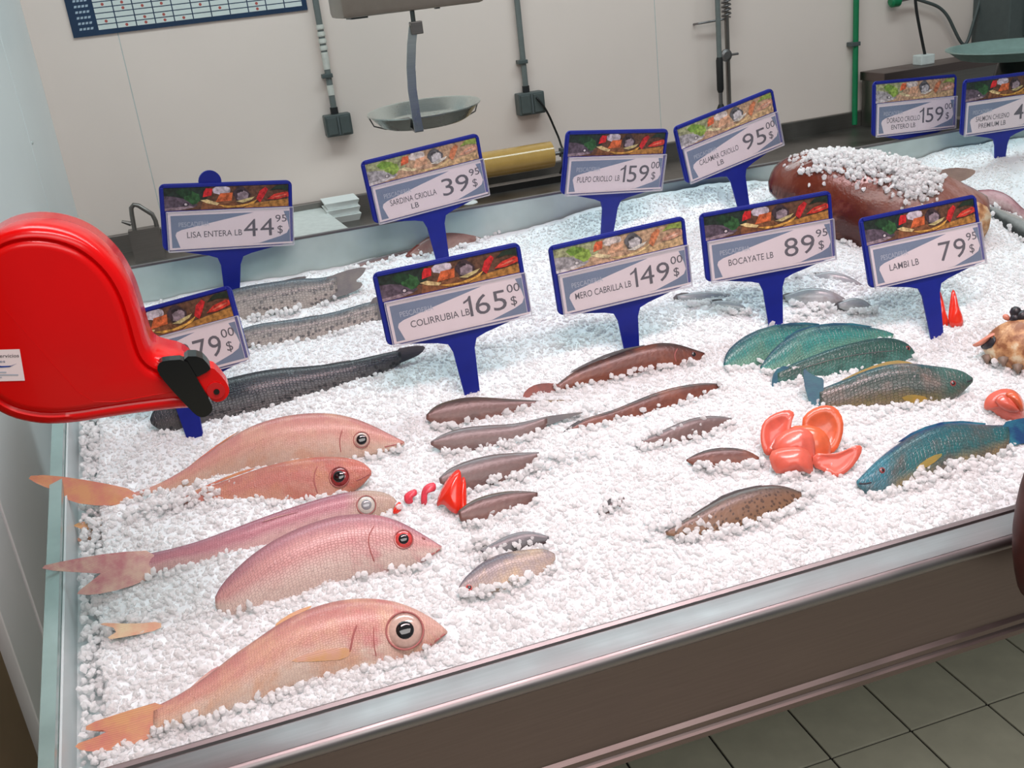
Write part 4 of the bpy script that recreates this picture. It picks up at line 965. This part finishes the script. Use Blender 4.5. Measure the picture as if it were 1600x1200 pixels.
# -- mullets
f = Fish('grey_mullet', 'spotted grey mullet lying along the back glass, forked tail to the right', 'mullet',
  [(325, 470), (340, 458), (380, 446), (410, 441), (440, 437), (470, 433), (500, 434), (525, 428)], [(325, 490), (345, 500), (390, 503), (420, 500), (450, 494), (480, 486), (510, 474), (528, 460)], (380, 497), (500, 474), group=GL, n=30)
f.fin('tail_fin', [(505, 438), (535, 425), (572, 417), (566, 430), (553, 440), (567, 442), (560, 452), (535, 462), (512, 466)], 'grey', thick=.002)
f.fin('dorsal_fin', [(440, 438), (462, 432), (480, 430), (474, 436), (460, 440)], 'dark')
f = Fish('grey_mullet', 'grey mullet with its tail behind the COLIRRUBIA sign', 'mullet',
  [(345, 530), (370, 515), (400, 505), (440, 500), (490, 493), (530, 485), (560, 475), (590, 468)], [(345, 540), (370, 548), (400, 546), (440, 543), (480, 536), (520, 525), (550, 517), (590, 505)], (400, 541), (550, 512), group=GL, n=30)
f.fin('tail_fin', [(578, 470), (600, 460), (630, 455), (622, 478), (632, 505), (600, 500), (578, 508)], 'dark', thick=.002)
f.fin('dorsal_fin', [(470, 496), (490, 492), (508, 491), (500, 497), (485, 499)], 'dark')
f = Fish('grey_mullet', 'long near-black mullet running behind the black dispenser nose', 'mullet_d',
  [(234, 655), (238, 638), (265, 618), (310, 600), (350, 590), (390, 580), (430, 573), (470, 571), (510, 568), (550, 562), (590, 553), (625, 546)],
  [(236, 662), (250, 674), (290, 678), (330, 673), (370, 667), (410, 656), (450, 646), (490, 628), (530, 612), (570, 598), (600, 585), (628, 566)], (270, 673), (560, 594), thick=.5, group=GL)
f.fin('tail_fin', [(618, 546), (645, 541), (665, 541), (657, 553), (640, 561), (622, 568)], 'dark', thick=.002)
f.fin('dorsal_fin', [(500, 569), (530, 563), (552, 560), (545, 566)], 'dark')
f = Fish('red_fish', 'dull red fish poking out of the ice behind the SARDINA CRIOLLA stake', 'backred',
  [(640, 394), (660, 375), (690, 356), (720, 347), (750, 350), (775, 348), (797, 352)], [(640, 400), (670, 402), (700, 397), (740, 386), (770, 374), (797, 357)], (670, 396), (770, 366), n=30)
f.fin('tail_fin', [(655, 380), (640, 392), (632, 402), (650, 400), (668, 392)], 'redtail')
f = Fish('grey_fish', 'thin grey fish half hidden in ice by the back glass', 'greyb', [(540, 418), (575, 405), (610, 396), (650, 386), (668, 383)], [(540, 422), (580, 420), (620, 410), (655, 398), (668, 390)], (565, 416), (650, 395), n=24)

# -- brown fish in the middle
def mid(label, mat, top, bot, e0, e1, tail=None, tm='brown', **kw):
    f = Fish('brown_fish', label, mat, top, bot, e0, e1, group=GM, n=32, **kw)
    if tail: f.fin('tail_fin', tail, tm, thick=.0018)
    return f
f = mid('red-brown fish below the MERO CABRILLA stake, its rounded tail to the left', 'redb', [(1101, 551), (1085, 545), (1060, 536), (1035, 533), (1005, 539), (970, 550), (935, 563), (905, 575), (885, 588), (866, 604)],
  [(1101, 557), (1090, 567), (1060, 574), (1020, 580), (980, 588), (940, 597), (905, 605), (872, 614)], (1060, 566), (910, 598), [(874, 601), (850, 599), (830, 604), (818, 616), (822, 626), (845, 631), (864, 626), (878, 613)], 'redtail')
f.line('gill_cover', [(1058, 545), (1052, 556), (1056, 566)], 1., MT['gill']); f.eye((1083, 554), 4, 'pupil', 2)
f.fin('dorsal_fin', [(1020, 536), (960, 551), (890, 584), (905, 572), (960, 547)], 'dark')
mid('brown fish with a long thin yellowish tail reaching right', 'brown', [(666, 648), (680, 632), (710, 622), (740, 618), (780, 621), (815, 624), (850, 626)], [(666, 655), (690, 670), (730, 672), (770, 662), (810, 646), (850, 634)], (700, 660), (800, 640),
    [(842, 626), (880, 625), (927, 627), (880, 631), (846, 635)], 'brown')
mid('grey-brown fish just under the brown one with the thin tail', 'greyb', [(673, 690), (690, 678), (720, 667), (760, 663), (800, 662), (830, 656), (855, 650)], [(673, 695), (700, 710), (740, 714), (790, 706), (830, 686), (855, 665)], (700, 702), (820, 680),
    [(846, 652), (890, 646), (914, 644), (890, 652), (850, 667)], 'grey')
mid('long narrow brown fish slanting to a curved dark tail, right of centre', 'redb', [(1137, 601), (1110, 597), (1080, 599), (1040, 607), (1000, 622), (960, 640), (930, 648), (905, 657), (888, 668)],
    [(1137, 607), (1110, 616), (1070, 631), (1040, 643), (1000, 653), (960, 662), (930, 670), (897, 680)], (1100, 610), (940, 658), [(908, 655), (888, 667), (868, 688), (882, 683), (910, 670)], 'dark')
mid('grey-brown fish directly above the red pepper slice', 'greyb', [(686, 747), (700, 732), (730, 718), (770, 708), (810, 706), (842, 706)], [(688, 755), (720, 768), (760, 768), (800, 753), (830, 735), (844, 716)], (720, 760), (820, 730))
mid('grey-brown fish emerging to the right of the red pepper slice', 'brown', [(716, 798), (735, 782), (760, 772), (790, 766), (820, 766), (840, 769)], [(720, 814), (745, 820), (780, 814), (810, 801), (830, 788), (840, 775)], (745, 812), (815, 790))
mid('mostly buried grey fish with only its back showing, below the long narrow brown one', 'greyb', [(995, 692), (1030, 675), (1060, 660), (1090, 650), (1120, 648), (1143, 653)], [(997, 697), (1040, 698), (1080, 688), (1120, 678), (1143, 661)], (1030, 686), (1110, 666), pile=60, lift=.008)
mid('short dark red fish left of the tomato rose', 'redb', [(1072, 718), (1090, 707), (1115, 699), (1145, 698), (1170, 703), (1186, 714)], [(1073, 721), (1095, 733), (1130, 737), (1165, 732), (1186, 718)], (1100, 725), (1165, 721))
f = mid('spotted brown fish nearest the front, below the tomato rose', 'spot', [(1040, 830), (1075, 808), (1105, 788), (1140, 769), (1180, 757), (1220, 755), (1252, 768)], [(1042, 836), (1080, 842), (1130, 840), (1180, 824), (1220, 808), (1252, 780)], (1100, 830), (1215, 798), pile=150)
f.fin('dorsal_fin', [(1105, 789), (1140, 767), (1195, 755), (1180, 762), (1140, 776)], 'dark')
f = mid('silvery fish with a golden flank, head sunk in the ice, nearest the centre front', 'silver', [(717, 917), (725, 903), (745, 884), (765, 870), (790, 861), (820, 857), (850, 855), (866, 864)], [(719, 923), (750, 932), (790, 932), (830, 918), (855, 900), (868, 874)], (750, 918), (845, 890), thick=.5)
f.eye((733, 918), 5, 'iris_red', 3)
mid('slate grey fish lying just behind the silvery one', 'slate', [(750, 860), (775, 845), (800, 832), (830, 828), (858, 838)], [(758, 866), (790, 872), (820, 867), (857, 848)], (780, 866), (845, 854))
f = Fish('fish_tail', 'small dark tail fin sticking out of the ice in the middle of the tray', 'greyb', [(935, 802), (945, 792), (958, 782), (975, 776)], [(937, 806), (950, 806), (965, 800), (978, 790)], (945, 801), (968, 795), n=16, pile=14, lift=.0)
f.fin('tail_fin', [(934, 800), (944, 788), (955, 777), (953, 788), (944, 799)], 'dark')

# -- blue-green fish
f = Fish('parrotfish', 'pale teal scaly fish furthest back of the blue-green group', 'parrot', [(1131, 568), (1135, 550), (1155, 530), (1180, 515), (1210, 507), (1245, 504), (1275, 506), (1300, 512)], [(1136, 575), (1165, 580), (1200, 572), (1240, 562), (1275, 550), (1300, 530)], (1160, 570), (1230, 550), group=GT)
f.fin('dorsal_fin', [(1160, 527), (1200, 508), (1250, 501), (1290, 505), (1250, 506), (1205, 513)], 'teal')
f = Fish('parrotfish', 'teal scaly fish second from the back of the blue-green group', 'parrot', [(1188, 573), (1205, 550), (1225, 530), (1250, 515), (1285, 505), (1320, 505), (1350, 508), (1380, 514), (1396, 521)], [(1192, 580), (1220, 583), (1260, 580), (1300, 572), (1330, 560), (1365, 545), (1396, 527)], (1230, 572), (1340, 545), group=GT)
f.fin('dorsal_fin', [(1225, 530), (1260, 508), (1320, 501), (1375, 510), (1320, 506), (1262, 514)], 'teal')
f = Fish('parrotfish', 'dark green fish with a blunt head and a curled tail, third of the blue-green group', 'parrot_d', [(1429, 549), (1421, 535), (1400, 526), (1375, 525), (1340, 532), (1300, 543), (1270, 555), (1240, 567), (1214, 580)], [(1429, 556), (1419, 569), (1390, 576), (1350, 583), (1300, 591), (1260, 598), (1235, 600), (1216, 600)], (1390, 566), (1250, 591), thick=.5, group=GT)
f.fin('tail_fin', [(1228, 571), (1210, 580), (1206, 600), (1209, 614), (1226, 615), (1221, 604), (1222, 594), (1238, 585)], 'teal', thick=.002)
f.eye((1417, 545), 3.5, 'iris_dark', 2); f.line('lateral_line', [(1400, 549), (1350, 553), (1300, 562), (1250, 577)], .8, NM['grey'])
f = Fish('parrotfish', 'olive green fish facing right with an upright dark tail, beside the tomato rose', 'parrot_g', [(1520, 590), (1506, 578), (1480, 572), (1450, 568), (1420, 564), (1390, 567), (1360, 575), (1330, 588), (1300, 600), (1280, 608)],
  [(1520, 597), (1506, 613), (1482, 633), (1455, 640), (1420, 638), (1380, 638), (1340, 642), (1310, 646), (1282, 644)], (1460, 632), (1310, 634), thick=.5, group=GT)
f.fin('tail_fin', [(1286, 604), (1286, 592), (1276, 590), (1263, 583), (1256, 576), (1257, 600), (1264, 625), (1270, 642), (1284, 642)], 'teal', thick=.002)
f.fin('dorsal_fin', [(1440, 572), (1400, 570), (1350, 584), (1300, 606), (1330, 585), (1380, 565), (1412, 561)], 'gold')
f.eye((1487, 600), 4, 'iris_dark', 2.4); f.line('mouth', [(1519, 594), (1510, 597)], 1.2, MT['ink']); f.fin('pectoral_fin', [(1450, 622), (1420, 617), (1405, 624), (1435, 632)], 'gold', on_skin=True)
f = Fish('parrotfish', 'bright blue-green fish facing left at the lower right, tail past the edge', 'parrot_b', [(1339, 751), (1355, 735), (1375, 715), (1400, 695), (1430, 675), (1460, 662), (1490, 656), (1520, 658), (1550, 662), (1575, 662)],
  [(1341, 759), (1360, 774), (1385, 776), (1415, 772), (1450, 765), (1490, 752), (1520, 736), (1550, 718), (1575, 702)], (1370, 768), (1540, 712), thick=.5, group=GT, pile=160)
f.fin('tail_fin', [(1565, 662), (1600, 654), (1645, 648), (1650, 670), (1640, 690), (1600, 690), (1568, 702)], 'blue', thick=.002)
f.fin('dorsal_fin', [(1405, 690), (1440, 666), (1490, 652), (1560, 659), (1490, 659), (1440, 672)], 'blue')
f.eye((1376, 737), 4.5, 'iris_dark', 2.5); f.line('mouth', [(1341, 756), (1352, 757), (1360, 755)], 1.4, MT['ink']); f.fin('pectoral_fin', [(1428, 732), (1450, 716), (1470, 712), (1450, 730), (1430, 738)], 'gold', on_skin=True)

# -- large fish at the back right
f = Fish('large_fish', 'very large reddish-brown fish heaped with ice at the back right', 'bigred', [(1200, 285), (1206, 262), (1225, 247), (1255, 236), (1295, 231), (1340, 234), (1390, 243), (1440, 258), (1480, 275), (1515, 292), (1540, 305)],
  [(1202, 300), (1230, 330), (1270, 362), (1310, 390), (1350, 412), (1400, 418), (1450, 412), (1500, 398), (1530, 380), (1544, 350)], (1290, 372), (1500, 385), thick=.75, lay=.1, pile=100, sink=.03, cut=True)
f.fin('dorsal_fin', [(1462, 268), (1490, 262), (1515, 264), (1525, 268), (1512, 279), (1492, 286)], 'big', thick=.003)
f.fin('gill_flap', [(1380, 340), (1440, 325), (1510, 318), (1540, 330), (1535, 368), (1515, 392), (1470, 360), (1420, 350)], 'conch', on_skin=True, thick=.006)
BIGF = f
for (cx, cy, sx, sy, n_) in ((1285, 236, 26, 12, 420), (1335, 241, 30, 12, 380), (1385, 252, 28, 12, 300), (1425, 268, 20, 14, 300), (1415, 285, 16, 10, 200)):
    for _ in range(n_):
        q = (cx + random.gauss(0, sx), cy + abs(random.gauss(0, sy)) * 1.6); yt = np.interp(q[0], f.T[:, 0], f.T[:, 1])
        if q[1] < yt + 2: continue
        EXTRA.append((f.surf(q, random.uniform(-.004, .008)), random.uniform(.003, .0062)))
f = Fish('rosy_fish', 'rosy fish tail end beside the large reddish-brown fish at the right edge', 'rosycut', [(1528, 296), (1555, 294), (1580, 306), (1600, 328), (1640, 352)], [(1530, 312), (1555, 322), (1580, 334), (1600, 348), (1640, 372)], (1540, 316), (1600, 342), n=24, pile=20)
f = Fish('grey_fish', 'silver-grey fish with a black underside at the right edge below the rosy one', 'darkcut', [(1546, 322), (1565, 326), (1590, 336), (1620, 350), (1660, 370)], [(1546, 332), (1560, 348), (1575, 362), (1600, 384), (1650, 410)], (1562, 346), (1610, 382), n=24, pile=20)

# -- squid in the ice under the BOCAYATE sign
SQ = [([(1058, 462), (1085, 456), (1120, 455), (1150, 462)], [(1060, 470), (1090, 476), (1125, 474), (1150, 468)], 'pale grey squid in ice left of the BOCAYATE stake, furthest left'),
      ([(1110, 472), (1130, 468), (1155, 474), (1168, 482)], [(1112, 478), (1130, 486), (1155, 488), (1168, 485)], 'pale grey squid close left of the BOCAYATE stake'),
      ([(1225, 462), (1260, 448), (1295, 452), (1320, 466)], [(1228, 470), (1262, 478), (1296, 480), (1320, 472)], 'pale grey squid right of the BOCAYATE stake'),
      ([(1268, 430), (1295, 422), (1325, 430), (1350, 446)], [(1270, 440), (1298, 448), (1328, 452), (1350, 450)], 'pale grey squid nearest the LAMBI sign'),
      ([(1310, 474), (1330, 464), (1350, 468), (1362, 478)], [(1312, 482), (1332, 490), (1350, 488), (1362, 482)], 'pale grey squid tentacle end left of the LAMBI stake')]
for t_, b_, lab in SQ:
    f = Fish('squid', lab, 'squid', t_, b_, b_[1], b_[2], thick=.6, n=20, cat='squid', group='squid lying in the ice', pile=50, sink=.004)
    e0, e1 = np.array(t_[0], float), np.array(b_[0], float)
    f.fin('side_fin', [tuple(e0 + (2, -4)), tuple(e0 + (22, -5)), tuple(e1 + (20, 7)), tuple(e1 + (2, 6)), tuple((e0 + e1) / 2 - (8, 0))], 'grey', d=-.002)
heap(1090, 482, .03, .008, 60); heap(1290, 488, .05, .008, 90); heap(1240, 440, .03, .008, 40)

# ------------------------------------------------------------------ garnish
class Garnish(Fish):
    def __init__(s, name, label, cat, e0, e1, sink=.004, lay=.2):
        s.fr = Frame(e0, e1, sink, lay, .006); s.root = root(name, tuple((ice(*e0) + ice(*e1)) / 2), label, cat)
def zp(o, k, pts): return [(o[0] + x / k, o[1] + y / k) for x, y in pts]
ro = Garnish('tomato_rose', 'orange-red tomato cut open into a rose on the ice', 'tomato', (1205, 735), (1320, 740))
PT = [([(500, 625), (540, 575), (610, 548), (670, 560), (705, 620), (700, 700), (670, 770), (630, 785), (590, 730), (530, 700)], -.014, -.010, 'tomato_o'),
      ([(290, 690), (300, 640), (345, 600), (420, 576), (455, 595), (435, 640), (435, 700), (395, 740), (340, 795), (312, 795), (292, 740)], -.006, -.009, 'tomato'),
      ([(430, 660), (560, 655), (620, 700), (640, 780), (600, 850), (530, 860), (510, 770), (480, 690)], -.006, .006, 'tomato_o'),
      ([(335, 785), (370, 705), (460, 666), (530, 688), (550, 760), (542, 855), (480, 815), (400, 810)], .004, .007, 'tomato'),
      ([(545, 800), (630, 805), (690, 790), (735, 765), (777, 763), (770, 810), (720, 880), (650, 922), (600, 885), (545, 865)], .008, -.006, 'tomato'),
      ([(316, 800), (400, 775), (495, 778), (527, 830), (529, 907), (470, 885), (390, 900), (345, 897)], .014, .007, 'tomato')]
for pts, d, bu, m in PT: ro.fin('petal', zp((1100, 460), 3.2, pts), m, d=d, thick=.0026, bulge=bu, it=1)
ro.fin('core', zp((1100, 460), 3.2, [(400, 700), (560, 690), (600, 780), (540, 850), (420, 850), (370, 780)]), 'tomato_o', d=-.016, thick=.008, it=2)
heap(1250, 748, .04, .006, 60); heap(1330, 700, .02, .01, 40)
tc = Garnish('tomato_curl', 'curled piece of tomato on the ice near the right edge', 'tomato', (1555, 652), (1598, 654))
tc.fin('peel', [(1540, 640), (1543, 622), (1560, 611), (1580, 610), (1594, 622), (1599, 642), (1596, 654), (1575, 656), (1562, 650), (1552, 640)], 'tomato', d=0., thick=.003, bulge=.014, it=2)
tc.fin('inner_fold', [(1566, 617), (1580, 614), (1592, 628), (1594, 645), (1584, 640), (1572, 628)], 'tomato_o', d=.012, thick=.002, bulge=.006, it=2)
tc.fin('inner_fold', [(1550, 626), (1562, 618), (1574, 632), (1588, 645), (1570, 645), (1556, 638)], 'tomato', d=.014, thick=.002, bulge=.004, it=2)
pf = Garnish('pepper_flower', 'red pepper cut into pointed petals behind the LAMBI stake', 'pepper', (1460, 510), (1502, 508))
pf.fin('petal', [(1468, 453), (1474, 462), (1480, 490), (1486, 508), (1472, 512), (1462, 500), (1462, 470)], 'pepper', d=-.004, thick=.002, bulge=.006)
pf.fin('petal', [(1487, 454), (1492, 458), (1497, 480), (1504, 498), (1502, 510), (1486, 512), (1481, 500), (1484, 472)], 'pepper', d=.002, thick=.002, bulge=.006)
pf.fin('petal', [(1446, 488), (1452, 482), (1460, 496), (1466, 508), (1456, 508)], 'pepper', d=0, thick=.002, bulge=.003)
ps_ = Garnish('pepper_slice', 'upright red pepper slice between the pink and brown fish', 'pepper', (690, 796), (728, 806))
ps_.fin('slice', [(683, 792), (688, 772), (700, 750), (712, 738), (719, 736), (721, 750), (720, 785), (716, 803), (704, 798), (694, 786)], 'pepper', d=.002, thick=.002, bulge=.006)
ps_.fin('slice_edge', [(720, 750), (725, 745), (728, 760), (728, 806), (722, 812), (717, 800)], 'pepper', d=-.002, thick=.0022, bulge=.003)
pb = Garnish('red_peel', 'small curl of red peel next to the upright pepper slice', 'peel', (657, 788), (680, 786))
pb.fin('curl', [(658, 780), (660, 765), (668, 757), (680, 755), (681, 768), (672, 768), (666, 776), (668, 788), (659, 789)], 'pink_bit', d=.003, thick=.0014, bulge=.003)
pb = Garnish('red_peel', 'small scrap of pinkish peel left of the curl, by the pale fish head', 'peel', (632, 788), (652, 786))
pb.fin('scrap', [(632, 774), (640, 768), (650, 765), (652, 774), (644, 778), (646, 786), (636, 788), (632, 782)], 'pink_bit', d=.003, thick=.0014, bulge=.002)
pb = Garnish('red_peel', 'bright red scrap at the mouth of the pale-headed fish', 'peel', (612, 806), (627, 800))
pb.fin('scrap', [(612, 804), (616, 792), (624, 784), (627, 796), (622, 803)], 'pepper', d=.004, thick=.0014, bulge=.002)

# -- conch
cn = Fish('conch', 'tan and cream conch with a pink flared lip at the right edge', 'brown', [(1535, 536), (1545, 520), (1560, 508), (1580, 500), (1605, 497), (1640, 505)], [(1535, 545), (1545, 562), (1562, 578), (1582, 586), (1605, 588), (1640, 578)], (1550, 570), (1600, 582), thick=.8, cat='conch', n=24, sink=.01)
cn.body.data.materials[0] = MT['conch']; cn.body.name = 'shell'
cn.fin('lip', [(1519, 541), (1526, 538), (1540, 528), (1556, 520), (1568, 519), (1562, 525), (1548, 531), (1535, 541), (1524, 544)], 'conch_lip', d=.012, thick=.003, bulge=.004)
cn.fin('opening', [(1532, 541), (1538, 531), (1550, 527), (1555, 535), (1550, 545), (1543, 548), (1536, 546)], 'dark_shell', on_skin=True, thick=.002)
for x, y in ((1542, 566), (1566, 573), (1588, 584)):
    t0 = cn.surf((x, y - 8)); MB().tube([t0, t0 + nrm(cn.fr.pt((x, y + 6)) - cn.fr.pt((x, y - 8))) * .012 + cn.fr.n * .004], [.008, .0015], 8).make('spike', MT['conch_spike'], cn.root, smooth=True)
cn.fin('ear', [(1567, 500), (1566, 494), (1572, 492), (1578, 497), (1577, 503)], 'conch_lip', d=.006, thick=.003)
kb_ = Garnish('dark_knob', 'cluster of shiny black knobs on top of the conch', 'shell', (1580, 505), (1605, 505))
for x, y, r_ in ((1586, 490, 8), (1596, 497, 9), (1608, 488, 8), (1585, 500, 7)):
    c_ = cn.fr.pt((x, y), .01); rr_ = r_ * np.linalg.norm(c_ - EYE) / FOC
    MB().lathe([(rr_ * .3, -rr_ * .95), (rr_ * .75, -rr_ * .7), (rr_, 0), (rr_ * .75, rr_ * .7), (rr_ * .3, rr_ * .95)], c_, 14).make('knob', MT['dark_shell'], kb_.root, smooth=True)

# loose ice over the half-buried fish
for px, py, sx, sy, n_ in ((1075, 670, .035, .006, 45), (1020, 685, .02, .006, 30), (1100, 815, .05, .012, 150), (1240, 775, .02, .010, 80), (1490, 735, .035, .012, 160), (1440, 745, .02, .008, 60),
                           (800, 862, .03, .006, 60), (760, 850, .02, .006, 40), (870, 720, .04, .008, 60), (955, 795, .02, .008, 10), (330, 775, .05, .008, 90), (240, 800, .02, .008, 40), (200, 980, .02, .008, 60), (900, 650, .03, .006, 40), (1240, 585, .02, .006, 40), (1420, 640, .05, .005, 60)):
    heap(px, py, sx, sy, n_)

hx = bgx + .098
MB().tube([(hx, .846, .86), (hx, .842, zt3 + .07), (hx, .83, zt3 + .10), (hx, .80, zt3 + .078), (hx, .782, zt3 + .076), (hx, .776, zt3 + .09)], .004, 8).make('bag_hook', MT['steel'], cr, smooth=True)
build_chunks()
